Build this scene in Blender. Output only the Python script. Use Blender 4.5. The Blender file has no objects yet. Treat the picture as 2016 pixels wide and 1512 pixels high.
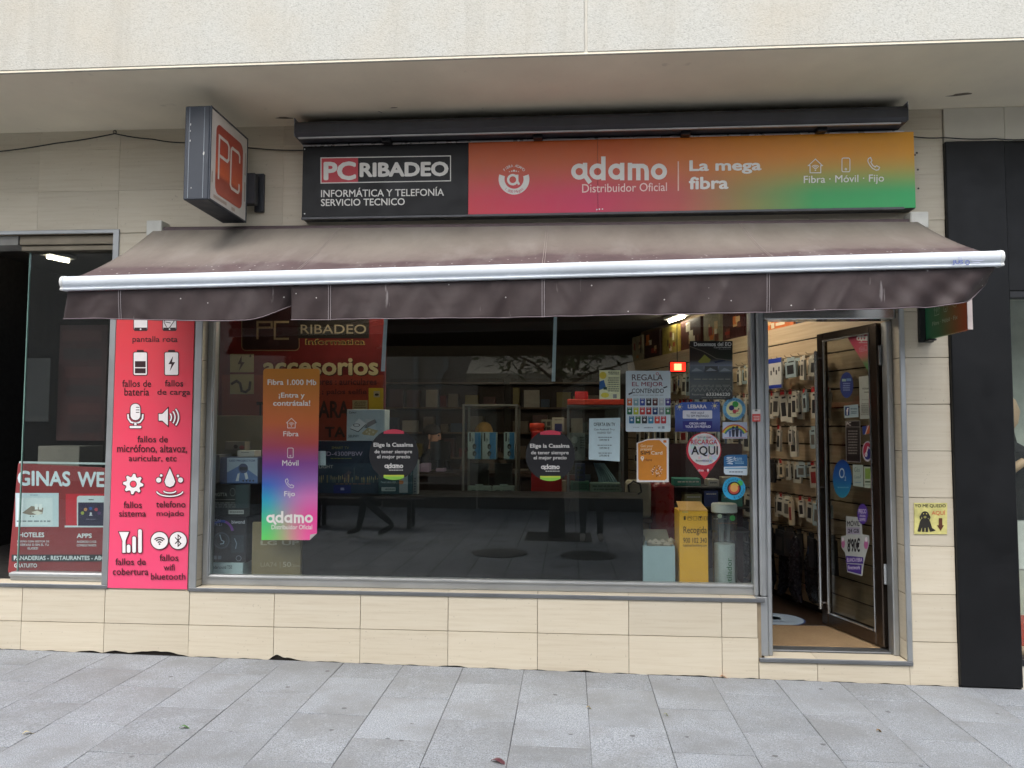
import bpy, bmesh, math, random
from mathutils import Vector, Matrix
rnd = random.Random(7)
sc = bpy.context.scene
col = sc.collection

# ------------------------------------------------------------------ camera
FPX, CAM_D, CAM_H = 1514.0, 5.05, 1.62          # focal length in pixels of a 2016 px wide frame
YAW, PITCH, ROLL = math.radians(4.24), math.radians(3.33), 0.0035
CAM = Vector((0.0, -CAM_D, CAM_H))
FW = Vector((-math.sin(YAW)*math.cos(PITCH), math.cos(YAW)*math.cos(PITCH), math.sin(PITCH)))
_r0 = Vector((math.cos(YAW), math.sin(YAW), 0)); _u0 = _r0.cross(FW)
RT = _r0*math.cos(ROLL) + _u0*math.sin(ROLL); UP = _u0*math.cos(ROLL) - _r0*math.sin(ROLL)
cd = bpy.data.cameras.new('camera'); cam = bpy.data.objects.new('camera', cd); col.objects.link(cam)
cd.sensor_fit = 'HORIZONTAL'; cd.sensor_width = 36.0; cd.lens = 36.0*FPX/2016.0
cd.clip_start = 0.004; cd.clip_end = 2000
cam.matrix_world = Matrix(((RT.x, UP.x, -FW.x, CAM.x), (RT.y, UP.y, -FW.y, CAM.y), (RT.z, UP.z, -FW.z, CAM.z), (0, 0, 0, 1)))
sc.camera = cam

# ------------------------------------------------------------------ sky, sun, exposure
SUN_EL, SUN_AZ = math.radians(57), math.radians(197)   # azimuth of the sun, clockwise from +Y
w = bpy.data.worlds.new('World'); sc.world = w; w.use_nodes = True
nt = w.node_tree; bg = nt.nodes['Background']
sky = nt.nodes.new('ShaderNodeTexSky'); sky.sky_type = 'NISHITA'; sky.sun_disc = False
sky.sun_elevation = SUN_EL; sky.sun_rotation = SUN_AZ; sky.dust_density = 4.0; sky.air_density = 1.0
hs = nt.nodes.new('ShaderNodeHueSaturation'); hs.inputs['Saturation'].default_value = 0.45
nt.links.new(sky.outputs[0], hs.inputs['Color']); nt.links.new(hs.outputs[0], bg.inputs[0])
bg.inputs[1].default_value = 0.15
sd = bpy.data.lights.new('sun', 'SUN'); sd.energy = 0.85; sd.angle = math.radians(40); sd.color = (1.0, 0.975, 0.94)
so = bpy.data.objects.new('sun', sd); col.objects.link(so)
sdir = Vector((math.sin(SUN_AZ)*math.cos(SUN_EL), math.cos(SUN_AZ)*math.cos(SUN_EL), math.sin(SUN_EL)))
so.rotation_euler = sdir.to_track_quat('Z', 'Y').to_euler(); so.location = (0, -4, 14)
sc.view_settings.view_transform = 'Standard'; sc.view_settings.look = 'None'
sc.view_settings.exposure = 1.12; sc.view_settings.gamma = 1.0; sc.view_settings.use_curve_mapping = False
sc.render.engine = 'CYCLES'
cy = sc.cycles
cy.use_denoising = True; cy.max_bounces = 10; cy.diffuse_bounces = 5; cy.glossy_bounces = 4
cy.transparent_max_bounces = 16; cy.caustics_reflective = False; cy.caustics_refractive = False
cy.sample_clamp_indirect = 6.0; cy.use_adaptive_sampling = True; cy.adaptive_threshold = 0.03

# ------------------------------------------------------------------ placing helpers
def ray(px, py): return FW + RT*((px-1008)/FPX) - UP*((py-756)/FPX)
class Plane:
    """a flat surface of the place: origin, right axis, up axis and the side it faces"""
    def __init__(s, o, u, v=(0, 0, 1), n=None):
        s.o, s.u, s.v = Vector(o), Vector(u).normalized(), Vector(v).normalized()
        s.n = s.u.cross(s.v).normalized() if n is None else Vector(n)
    def uv(s, px, py):
        d = ray(px, py); t = (s.o-CAM).dot(s.n)/d.dot(s.n); q = CAM+d*t-s.o
        return q.dot(s.u), q.dot(s.v)
    def at(s, u, v, d=0.0): return s.o+s.u*u+s.v*v+s.n*d
def front(Y): return Plane((0, Y, 0), (1, 0, 0))     # parallel to the shop front at depth Y (u = X, v = Z)
def F(px, py, Y=0.0):
    u, v = front(Y).uv(px, py); return u, v
def gz(x): return 0.0645-0.0125*x                     # the street falls gently to the right

# ------------------------------------------------------------------ mesh helpers
class M:
    def __init__(s): s.v = []; s.f = []
    def add(s, vs, fs):
        b = len(s.v); s.v += [tuple(q) for q in vs]; s.f += [tuple(b+i for i in f) for f in fs]; return s
    def box(s, x0, x1, y0, y1, z0, z1):
        return s.add([(x0,y0,z0),(x1,y0,z0),(x1,y1,z0),(x0,y1,z0),(x0,y0,z1),(x1,y0,z1),(x1,y1,z1),(x0,y1,z1)],
                     [(0,3,2,1),(4,5,6,7),(0,1,5,4),(1,2,6,5),(2,3,7,6),(3,0,4,7)])
    def cbox(s, x0, x1, y0, y1, z0, z1, c=0.003):
        """box with chamfered edges"""
        if x1 < x0: x0, x1 = x1, x0
        c = min(c, (x1-x0)*.4, (y1-y0)*.4, (z1-z0)*.4)
        V = []; I = {}
        for i, x in enumerate((x0, x1)):
            for j, y in enumerate((y0, y1)):
                for k, z in enumerate((z0, z1)):
                    sx, sy, sz = (1, -1)[i], (1, -1)[j], (1, -1)[k]
                    for a, q in enumerate(((x, y+sy*c, z+sz*c), (x+sx*c, y, z+sz*c), (x+sx*c, y+sy*c, z))):
                        I[i,j,k,a] = len(V); V.append(q)
        Fs = []
        for i in (0, 1): Fs.append([I[i,0,0,0], I[i,1,0,0], I[i,1,1,0], I[i,0,1,0]])
        for j in (0, 1): Fs.append([I[0,j,0,1], I[1,j,0,1], I[1,j,1,1], I[0,j,1,1]])
        for k in (0, 1): Fs.append([I[0,0,k,2], I[1,0,k,2], I[1,1,k,2], I[0,1,k,2]])
        for a in (0, 1):
            for b in (0, 1):
                Fs.append([I[a,b,0,0], I[a,b,1,0], I[a,b,1,1], I[a,b,0,1]])
                Fs.append([I[a,0,b,0], I[a,1,b,0], I[a,1,b,2], I[a,0,b,2]])
                Fs.append([I[0,a,b,1], I[1,a,b,1], I[1,a,b,2], I[0,a,b,2]])
        for i in (0, 1):
            for j in (0, 1):
                for k in (0, 1): Fs.append([I[i,j,k,0], I[i,j,k,1], I[i,j,k,2]])
        return s.add(V, Fs)
    def hull_quad(s, pts, d):
        """four corner points pushed along vector d into a slab"""
        P = [Vector(q) for q in pts]; Q = [q+Vector(d) for q in P]
        return s.add(P+Q, [(0,1,2,3),(7,6,5,4),(0,4,5,1),(1,5,6,2),(2,6,7,3),(3,7,4,0)])
    def prism(s, pl, pts, d0, d1):
        n = len(pts)
        vs = [pl.at(u, v, d0) for u, v in pts]+[pl.at(u, v, d1) for u, v in pts]
        return s.add(vs, [tuple(range(n)), tuple(range(2*n-1, n-1, -1))]+[(i, (i+1)%n, n+(i+1)%n, n+i) for i in range(n)])
    def tube(s, pts, r, n=8, cap=True):
        pts = [Vector(q) for q in pts]; m = len(pts)
        rs = r if isinstance(r, (list, tuple)) else [r]*m
        b = len(s.v); side = None
        for i, q in enumerate(pts):
            t = (pts[min(i+1, m-1)]-pts[max(i-1, 0)]).normalized()
            if side is None: side = t.orthogonal().normalized()
            side = (side-t*side.dot(t)).normalized(); up = t.cross(side)
            for k in range(n):
                a = 2*math.pi*k/n; s.v.append(tuple(q+(side*math.cos(a)+up*math.sin(a))*rs[i]))
        for i in range(m-1):
            for k in range(n): s.f.append((b+i*n+k, b+i*n+(k+1)%n, b+(i+1)*n+(k+1)%n, b+(i+1)*n+k))
        if cap: s.f.append(tuple(b+k for k in range(n-1, -1, -1))); s.f.append(tuple(b+(m-1)*n+k for k in range(n)))
        return s
    def lathe(s, prof, c, n=24, axis='Z'):
        b = len(s.v); m = len(prof)
        for r, z in prof:
            for k in range(n):
                a = 2*math.pi*k/n; x, y = r*math.cos(a), r*math.sin(a)
                s.v.append((c[0]+x, c[1]+y, c[2]+z) if axis == 'Z' else ((c[0]+x, c[1]+z, c[2]+y) if axis == 'Y' else (c[0]+z, c[1]+x, c[2]+y)))
        for i in range(m-1):
            for k in range(n): s.f.append((b+i*n+k, b+i*n+(k+1)%n, b+(i+1)*n+(k+1)%n, b+(i+1)*n+k))
        s.f.append(tuple(b+k for k in range(n))); s.f.append(tuple(b+(m-1)*n+k for k in range(n)))
        return s
    def mesh(s, name, off=(0, 0, 0)):
        me = bpy.data.meshes.new(name); o = Vector(off)
        me.from_pydata([(x-o.x, y-o.y, z-o.z) for x, y, z in s.v], [], s.f)
        bm = bmesh.new(); bm.from_mesh(me); bmesh.ops.recalc_face_normals(bm, faces=bm.faces); bm.to_mesh(me); bm.free()
        return me
def wloc(o):
    p = Vector(o.location)
    while o.parent: o = o.parent; p += o.location
    return p
def obj(name, m, mat, parent=None, smooth=False, origin=None):
    """ONE mesh object; geometry is given in place coordinates"""
    if origin is None:
        if parent is not None: origin = wloc(parent)
        else:
            xs, ys, zs = zip(*m.v); origin = ((min(xs)+max(xs))/2, (min(ys)+max(ys))/2, min(zs))
    me = m.mesh(name, origin); me.materials.append(mat)
    if smooth:
        for q in me.polygons: q.use_smooth = True
        try: me.set_sharp_from_angle(angle=math.radians(40))
        except Exception: pass
    o = bpy.data.objects.new(name, me); col.objects.link(o)
    if parent is not None: o.parent = parent; o.location = Vector(origin)-wloc(parent)
    else: o.location = origin
    return o
def tag(o, label=None, cat=None, group=None, kind=None):
    for k, v in (('label', label), ('category', cat), ('group', group), ('kind', kind)):
        if v: o[k] = v
    return o
def thing(name, label, cat, loc=(0, 0, 0), group=None):
    o = bpy.data.objects.new(name, None); o.location = loc; o.empty_display_size = .1; col.objects.link(o)
    return tag(o, label, cat, group)
def struct(name, m, mat): return tag(obj(name, m, mat), kind='structure')
def inst(name, me, loc, parent=None, rz=0.0):
    o = bpy.data.objects.new(name, me); col.objects.link(o); o.rotation_euler[2] = rz
    if parent is not None: o.parent = parent; o.location = Vector(loc)-wloc(parent)
    else: o.location = loc
    return o

# ------------------------------------------------------------------ materials
def lin(h):
    h = h.lstrip('#'); c = [int(h[i:i+2], 16)/255 for i in (0, 2, 4)]
    return tuple(x/12.92 if x <= .04045 else ((x+.055)/1.055)**2.4 for x in c)
class N:
    """tiny node builder"""
    def __init__(s, name):
        s.m = bpy.data.materials.new(name); s.m.use_nodes = True; s.t = s.m.node_tree
        s.b = s.t.nodes['Principled BSDF']
    def new(s, typ, **kw):
        n = s.t.nodes.new('ShaderNode'+typ)
        for k, v in kw.items():
            if k[0] == '_': setattr(n, k[1:], v)
            else:
                i = n.inputs[k] if not k.isdigit() else n.inputs[int(k)]
                if hasattr(v, 'is_output'): s.t.links.new(v, i)
                else: i.default_value = v
        return n
    def link(s, a, b): s.t.links.new(a, b)
    def coord(s, scale=(1, 1, 1), rand=True, loc=(0, 0, 0)):
        tc = s.new('TexCoord'); v = tc.outputs['Object']
        if rand:
            oi = s.new('ObjectInfo'); sc_ = s.new('VectorMath', _operation='SCALE', Scale=37.0)
            cb = s.new('CombineXYZ', X=oi.outputs['Random'], Y=oi.outputs['Random'], Z=oi.outputs['Random'])
            s.link(cb.outputs[0], sc_.inputs[0]); ad = s.new('VectorMath', _operation='ADD'); s.link(v, ad.inputs[0]); s.link(sc_.outputs[0], ad.inputs[1]); v = ad.outputs[0]
        mp = s.new('Mapping', Scale=scale, Location=loc); s.link(v, mp.inputs['Vector']); return mp.outputs[0]
    def noise(s, vec, scale, detail=4, rough=.55): 
        n = s.new('TexNoise', Scale=scale, Detail=detail, Roughness=rough); s.link(vec, n.inputs['Vector']); return n.outputs['Fac']
    def ramp(s, fac, stops, interp='LINEAR'):
        n = s.new('ValToRGB'); n.color_ramp.interpolation = interp; e = n.color_ramp.elements
        while len(e) < len(stops): e.new(.5)
        for q, (p, c) in zip(e, stops): q.position = p; q.color = (*c, 1) if len(c) == 3 else c
        s.link(fac, n.inputs[0]); return n.outputs[0]
    def math(s, op, a, b=0.0, clamp=False):
        n = s.new('Math', _operation=op, _use_clamp=clamp)
        for i, q in enumerate((a, b)):
            if hasattr(q, 'is_output'): s.link(q, n.inputs[i])
            else: n.inputs[i].default_value = q
        return n.outputs[0]
    def mix(s, f, a, b, mode='MIX'):
        n = s.new('Mix', _data_type='RGBA', _blend_type=mode)
        for i, q in ((0, f), (6, a), (7, b)):
            if hasattr(q, 'is_output'): s.link(q, n.inputs[i])
            else: n.inputs[i].default_value = (*q, 1) if isinstance(q, tuple) and len(q) == 3 else q
        return n.outputs[2]
    def out(s, colour=None, rough=None, metal=None, spec=None, bump=None, bs=.2, bd=.002, coat=None):
        B = s.b.inputs
        for k, v in (('Base Color', colour), ('Roughness', rough), ('Metallic', metal), ('Specular IOR Level', spec), ('Coat Weight', coat)):
            if v is None: continue
            if hasattr(v, 'is_output'): s.link(v, B[k])
            else: B[k].default_value = (*v, 1) if isinstance(v, tuple) else v
        if bump is not None:
            n = s.new('Bump', Strength=bs, Distance=bd, Height=bump); s.link(n.outputs[0], B['Normal'])
        return s.m
_mc = {}
def paint(h, rough=.5, metal=0.0, var=.12, scale=9.0, spec=.5, grime=0.0):
    """everyday surface: a base colour with slight unevenness of tone and gloss"""
    k = (h, rough, metal, var, scale, spec, grime)
    if k in _mc: return _mc[k]
    c = lin(h) if isinstance(h, str) else h
    n = N('paint'); v = n.coord(); a = n.noise(v, scale, 5)
    lo = tuple(x*(1-var) for x in c); hi = tuple(min(1, x*(1+var)) for x in c)
    cc = n.ramp(a, [(.3, lo), (.7, hi)])
    if grime:
        g = n.noise(v, scale*.35, 6, .7); cc = n.mix(n.ramp(g, [(.5, (0, 0, 0)), (.75, (grime,)*3)]), cc, tuple(x*.35 for x in c))
    r = n.ramp(n.noise(v, scale*2.3, 3), [(.3, (max(.02, rough-.07),)*3), (.7, (min(1, rough+.07),)*3)])
    _mc[k] = n.out(cc, r, metal, spec); return _mc[k]
def ink(h, rough=.42):
    k = ('ink', h, rough)
    if k not in _mc:
        c = lin(h); n = N('ink'); a = n.noise(n.coord(), 30, 3)
        _mc[k] = n.out(n.ramp(a, [(.3, tuple(x*.93 for x in c)), (.7, c)]), rough)
    return _mc[k]
def gradient(name, axis_stops, rough=.35, second=None, box=None):
    """print gradient; axis_stops: [(t, hex)] bottom to top of the sheet, or along x for `second` mixed in towards the bottom"""
    n = N(name); tc = n.new('TexCoord'); sp = n.new('SeparateXYZ'); n.link(tc.outputs['Object'], sp.inputs[0])
    x0, x1, z0, z1 = box
    tz = n.math('DIVIDE', n.math('SUBTRACT', sp.outputs[2], z0), z1-z0, True)
    tx = n.math('DIVIDE', n.math('SUBTRACT', sp.outputs[0], x0), x1-x0, True)
    A = n.ramp(tx if second else tz, [(t, lin(h)) for t, h in axis_stops])
    if second:
        Bc = n.ramp(tx, [(t, lin(h)) for t, h in second])
        f = n.ramp(tz, [(.18, (0, 0, 0)), (.78, (1, 1, 1))], 'EASE'); A = n.mix(f, Bc, A)
    v = n.coord(); d = n.noise(v, 14, 5); A = n.mix(n.ramp(d, [(.4, (0, 0, 0)), (.75, (.05,)*3)]), A, (.2, .18, .16))
    return n.out(A, rough)
def emit(h, st):
    n = N('lamp_glow'); c = lin(h); n.b.inputs['Emission Color'].default_value = (*c, 1); n.b.inputs['Emission Strength'].default_value = st
    n.b.inputs['Base Color'].default_value = (*c, 1); return n.m
def glass_mat(name='glass', tint=(.90, .93, .92), r0=.042):
    """thin window pane: clear, reflecting by angle"""
    n = N(name); lw = n.new('LayerWeight', Blend=.5)
    f = n.math('ADD', n.math('MULTIPLY', n.math('POWER', lw.outputs['Facing'], 5.0), 1-r0), r0, True)
    tr = n.new('BsdfTransparent', Color=(*tint, 1)); gl = n.new('BsdfGlossy', Color=(1, 1, 1, 1), Roughness=0.0)
    mx = n.new('MixShader'); n.link(f, mx.inputs[0]); n.link(tr.outputs[0], mx.inputs[1]); n.link(gl.outputs[0], mx.inputs[2])
    n.link(mx.outputs[0], n.t.nodes['Material Output'].inputs['Surface']); return n.m

def m_stone():
    n = N('limestone'); v = n.coord((1, 1, 1)); st = n.coord((1.2, 4, 26))
    a = n.noise(st, 2.2, 6, .62); b = n.noise(v, 3.0, 5); c = n.noise(st, 6, 3)
    cc = n.ramp(a, [(.28, (.525, .46, .35)), (.46, (.58, .52, .405)), (.7, (.61, .556, .445))])
    cc = n.mix(n.ramp(b, [(.35, (.0,)*3), (.75, (.18,)*3)]), cc, (.54, .46, .34))
    cc = n.mix(n.ramp(c, [(.62, (0,)*3), (.72, (.22,)*3)]), cc, (.42, .34, .25))
    oi = n.new('ObjectInfo'); f = n.math('ADD', n.math('MULTIPLY', oi.outputs['Random'], .13), .90)
    cc = n.mix(1.0, cc, n.new('CombineXYZ', X=f, Y=f, Z=f).outputs[0], 'MULTIPLY')
    sp = n.noise(v, 60, 2); cc = n.mix(n.ramp(sp, [(.70, (0,)*3), (.74, (.5,)*3)]), cc, (.30, .26, .2))
    return n.out(cc, .55, bump=a, bs=.06, bd=.004)
def m_granite(brick=False):
    n = N('granite'); v = n.coord((1, 1, 1), rand=not brick)
    s1 = n.noise(v, 170, 2, .8); s2 = n.noise(v, 2.6, 6, .7); s3 = n.noise(v, 70, 3)
    cc = n.ramp(s1, [(.34, (.125, .138, .155)), (.48, (.235, .255, .281)), (.62, (.375, .401, .432))])
    cc = n.mix(n.ramp(s2, [(.38, (.75,)*3), (.60, (0,)*3)]), cc, (.185, .192, .198))
    cc = n.mix(n.ramp(s3, [(.63, (0,)*3), (.70, (.35,)*3)]), cc, (.52, .53, .53))
    oi = n.new('ObjectInfo'); f = n.math('ADD', n.math('MULTIPLY', oi.outputs['Random'], .12), .92)
    cc = n.mix(1.0, cc, n.new('CombineXYZ', X=f, Y=f, Z=f).outputs[0], 'MULTIPLY')
    g = n.new('TexVoronoi', Scale=6.5); n.link(v, g.inputs['Vector']); sx = n.new('SeparateXYZ'); n.link(g.outputs['Color'], sx.inputs[0])
    cc = n.mix(n.math('MULTIPLY', n.ramp(n.math('ADD', g.outputs['Distance'], n.math('MULTIPLY', s3, .06)), [(.10, (.8,)*3), (.135, (0,)*3)]), n.math('GREATER_THAN', sx.outputs[0], .5)), cc, (.085, .085, .09))
    if brick:
        tc = n.new('TexCoord'); mp = n.new('Mapping', Rotation=(0, 0, math.pi/2)); n.link(tc.outputs['Object'], mp.inputs[0])
        bk = n.new('TexBrick', Color1=(1, 1, 1, 1), Color2=(.86, .86, .86, 1), Mortar=(.25, .25, .25, 1), Scale=1.0)
        bk.inputs['Mortar Size'].default_value = .006; bk.inputs['Brick Width'].default_value = .59; bk.inputs['Row Height'].default_value = .394
        n.link(mp.outputs[0], bk.inputs['Vector']); cc = n.mix(1.0, cc, bk.outputs['Color'], 'MULTIPLY')
    return n.out(cc, n.ramp(s2, [(.3, (.62,)*3), (.7, (.82,)*3)]), spec=.35, bump=s1, bs=.35, bd=.0015)
def m_stucco():
    n = N('rough_stucco'); v = n.coord((1, 1, 1), rand=False)
    wv_ = n.noise(v, 30, 2); vo = n.new('TexVoronoi', Scale=150.0); n.link(v, vo.inputs['Vector'])
    a = n.noise(n.coord((1.0, 1.0, 1.6), rand=False), 105, 2, .7); b = n.noise(v, 1.6, 5, .6); h = n.math('ADD', a, n.math('MULTIPLY', vo.outputs['Distance'], .8))
    cc = n.ramp(a, [(.28, (.33, .327, .297)), (.44, (.455, .453, .415)), (.7, (.52, .52, .48))])
    cc = n.mix(n.ramp(b, [(.42, (0,)*3), (.70, (.45,)*3)]), cc, (.47, .42, .33))
    dk = n.noise(n.coord((5, 1, .35), rand=False), 1.6, 5, .6); cc = n.mix(n.ramp(dk, [(.52, (0,)*3), (.72, (.38,)*3)]), cc, (.36, .345, .30))
    return n.out(cc, .9, spec=.2, bump=a, bs=.45, bd=.004)
def m_plaster(c=(.84, .77, .61)):
    n = N('painted_plaster'); v = n.coord((1, 1, 1), rand=False); a = n.noise(v, 1.3, 6, .6); b = n.noise(v, 22, 4); k = n.noise(v, 9, 2, .4)
    cc = n.ramp(a, [(.32, tuple(x*.86 for x in c)), (.68, c)])
    cc = n.mix(n.ramp(k, [(.72, (0,)*3), (.78, (.30,)*3)]), cc, tuple(x*.5 for x in c))
    return n.out(cc, .85, spec=.2, bump=b, bs=.12, bd=.003)
def m_steel(h='b9bcbd', rough=.42):
    n = N('brushed_steel'); v = n.coord((1, 1, 1)); a = n.noise(v, 5, 2); b = n.noise(n.coord((1, 1, 1)), 2.5, 3); c = lin(h)
    cc = n.ramp(b, [(.35, tuple(x*.8 for x in c)), (.65, c)])
    r = n.ramp(a, [(.3, (rough-.01,)*3), (.7, (rough+.04,)*3)])
    return n.out(cc, r, .85)
def m_canvas():
    n = N('awning_canvas'); v = n.coord((1, 1, 1), rand=False); we = n.coord((900, 900, 900), rand=False)
    a = n.noise(v, 1.1, 6, .65); b = n.noise(v, 9, 6, .7); g = n.noise(we, 1.0, 1)
    cc = n.ramp(b, [(.3, (.024, .0155, .0155)), (.7, (.040, .0265, .0265))])
    cc = n.mix(n.ramp(a, [(.4, (0,)*3), (.68, (.25,)*3)]), cc, (.065, .051, .05))
    st = n.noise(n.coord((9, 9, 1.3), rand=False), 3.0, 3, .5)            # pale run-down streaks and droppings
    cc = n.mix(n.ramp(st, [(.70, (0,)*3), (.76, (.40,)*3)]), cc, (.30, .28, .28))
    vo = n.new('TexVoronoi', Scale=26.0); n.link(v, vo.inputs['Vector']); sx = n.new('SeparateXYZ'); n.link(vo.outputs['Color'], sx.inputs[0])
    dr = n.math('MULTIPLY', n.ramp(vo.outputs['Distance'], [(.07, (1,)*3), (.12, (0,)*3)]), n.math('GREATER_THAN', sx.outputs[0], .9)); cc = n.mix(dr, cc, (.4, .38, .37))
    wr = n.new('TexNoise', Scale=2.4, Detail=2.0, Roughness=.45, Distortion=.5); n.link(n.coord((1.0, 1.0, 1.8), rand=False), wr.inputs['Vector'])
    return n.out(cc, .6, spec=.35, bump=wr.outputs['Fac'], bs=.3, bd=.03)
def m_canvas_top():
    """dusty upper side: dust lies thick near the wall, washed off towards the front"""
    n = N('dusty_awning_canvas'); v = n.coord((1, 1, 1), rand=False); tc = n.new('TexCoord'); sp = n.new('SeparateXYZ'); n.link(tc.outputs['Object'], sp.inputs[0])
    a = n.noise(v, 1.0, 6, .6); b = n.noise(v, 9, 6, .7)
    cc = n.ramp(b, [(.3, (.062, .040, .044)), (.7, (.098, .066, .07))])
    wv = n.noise(n.coord((.9, .25, 0), rand=False), 1.4, 4, .5)
    t = n.math('ADD', n.math('ADD', sp.outputs[1], n.math('MULTIPLY', wv, .34)), n.math('MULTIPLY', b, .05))
    dust = n.ramp(t, [(.40, (0.08,)*3), (.46, (.38,)*3), (.75, (.80,)*3), (.95, (.95,)*3)])
    cc = n.mix(dust, cc, n.ramp(a, [(.3, (.20, .178, .15)), (.7, (.26, .235, .20))]))
    vo = n.new('TexVoronoi', Scale=24.0); n.link(v, vo.inputs['Vector']); sx = n.new('SeparateXYZ'); n.link(vo.outputs['Color'], sx.inputs[0])
    stq = n.noise(n.coord((2.6, .8, 1), rand=False), 2.0, 5, .6); cc = n.mix(n.ramp(stq, [(.5, (0,)*3), (.75, (.26,)*3)]), cc, (.34, .32, .30)); cc = n.mix(n.ramp(stq, [(.25, (.26,)*3), (.45, (0,)*3)]), cc, (.09, .07, .065))
    dr = n.math('MULTIPLY', n.ramp(vo.outputs['Distance'], [(.10, (1,)*3), (.17, (0,)*3)]), n.math('GREATER_THAN', sx.outputs[0], .45)); front_ = n.ramp(sp.outputs[1], [(-.0, (.95,)*3), (.28, (.0,)*3)])
    cc = n.mix(n.math('MULTIPLY', dr, front_), cc, (.62, .60, .58))
    wr = n.new('TexNoise', Scale=2.2, Detail=3.0, Roughness=.5, Distortion=1.0); n.link(n.coord((1.6, .7, 1), rand=False), wr.inputs['Vector'])
    return n.out(cc, .85, spec=.2, bump=wr.outputs['Fac'], bs=.35, bd=.04)
STONE, GRANITE, STUCCO, SOFFIT = m_stone(), m_granite(), m_stucco(), m_plaster()
STEEL, STEEL_D, CANVAS, CANVAS_T = m_steel(), m_steel('8a8d90', .42), m_canvas(), m_canvas_top()
GLASS = glass_mat(r0=.044); GLASS_D = glass_mat('door_glass', (.80, .81, .79), .05); GLASS_C = glass_mat('cabinet_glass', (.93, .96, .95), .04)  # door pane tinted darker, standing in for dark reflections in it
BLACK = paint('1b1c1f', .45); JOINT = paint('8a7c66', .9)
# ------------------------------------------------------------------ flat print: lettering and drawn marks
_fc = bpy.data.curves.new('type_setter', 'FONT'); _fo = bpy.data.objects.new('type_setter', _fc); _fc.resolution_u = 3
_tc = {}
def _raw(body, b):
    _fc.body = body; _fc.offset = b
    me = _fo.to_mesh(); vs = [(v.co.x, v.co.y) for v in me.vertices]; fs = [tuple(p.vertices) for p in me.polygons]
    ar = sum(p.area for p in me.polygons)
    ec = {}
    for f in fs:
        for i in range(len(f)):
            k = tuple(sorted((f[i], f[(i+1) % len(f)]))); ec[k] = ec.get(k, 0)+1
    per = sum(math.dist(vs[a], vs[c]) for (a, c), n in ec.items() if n == 1)
    _fo.to_mesh_clear(); return vs, fs, ar, per
def glyphs(body, bold=0.0):
    k = (body, bold)
    if k not in _tc:
        vs, fs, ar, per = _raw(body, 0)
        xs = [p[0] for p in vs]; ys = [p[1] for p in vs]
        _tc[k] = (vs, fs, min(xs)-bold, max(xs)+bold, min(ys)-bold, max(ys)+bold)
    return _tc[k]
def circ(cx, cy, rx, ry=None, n=28, a0=0.0, a1=2*math.pi):
    ry = rx if ry is None else ry
    full = abs(a1-a0-2*math.pi) < 1e-6
    return [(cx+rx*math.cos(a0+(a1-a0)*i/(n if full else n-1)), cy+ry*math.sin(a0+(a1-a0)*i/(n if full else n-1))) for i in range(n)]
def rrect(x0, y0, x1, y1, r, n=5):
    P = []
    for cx, cy, a in ((x1-r, y1-r, 0), (x0+r, y1-r, 90), (x0+r, y0+r, 180), (x1-r, y0+r, 270)):
        for i in range(n): t = math.radians(a+90*i/(n-1)); P.append((cx+r*math.cos(t), cy+r*math.sin(t)))
    return P
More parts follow.
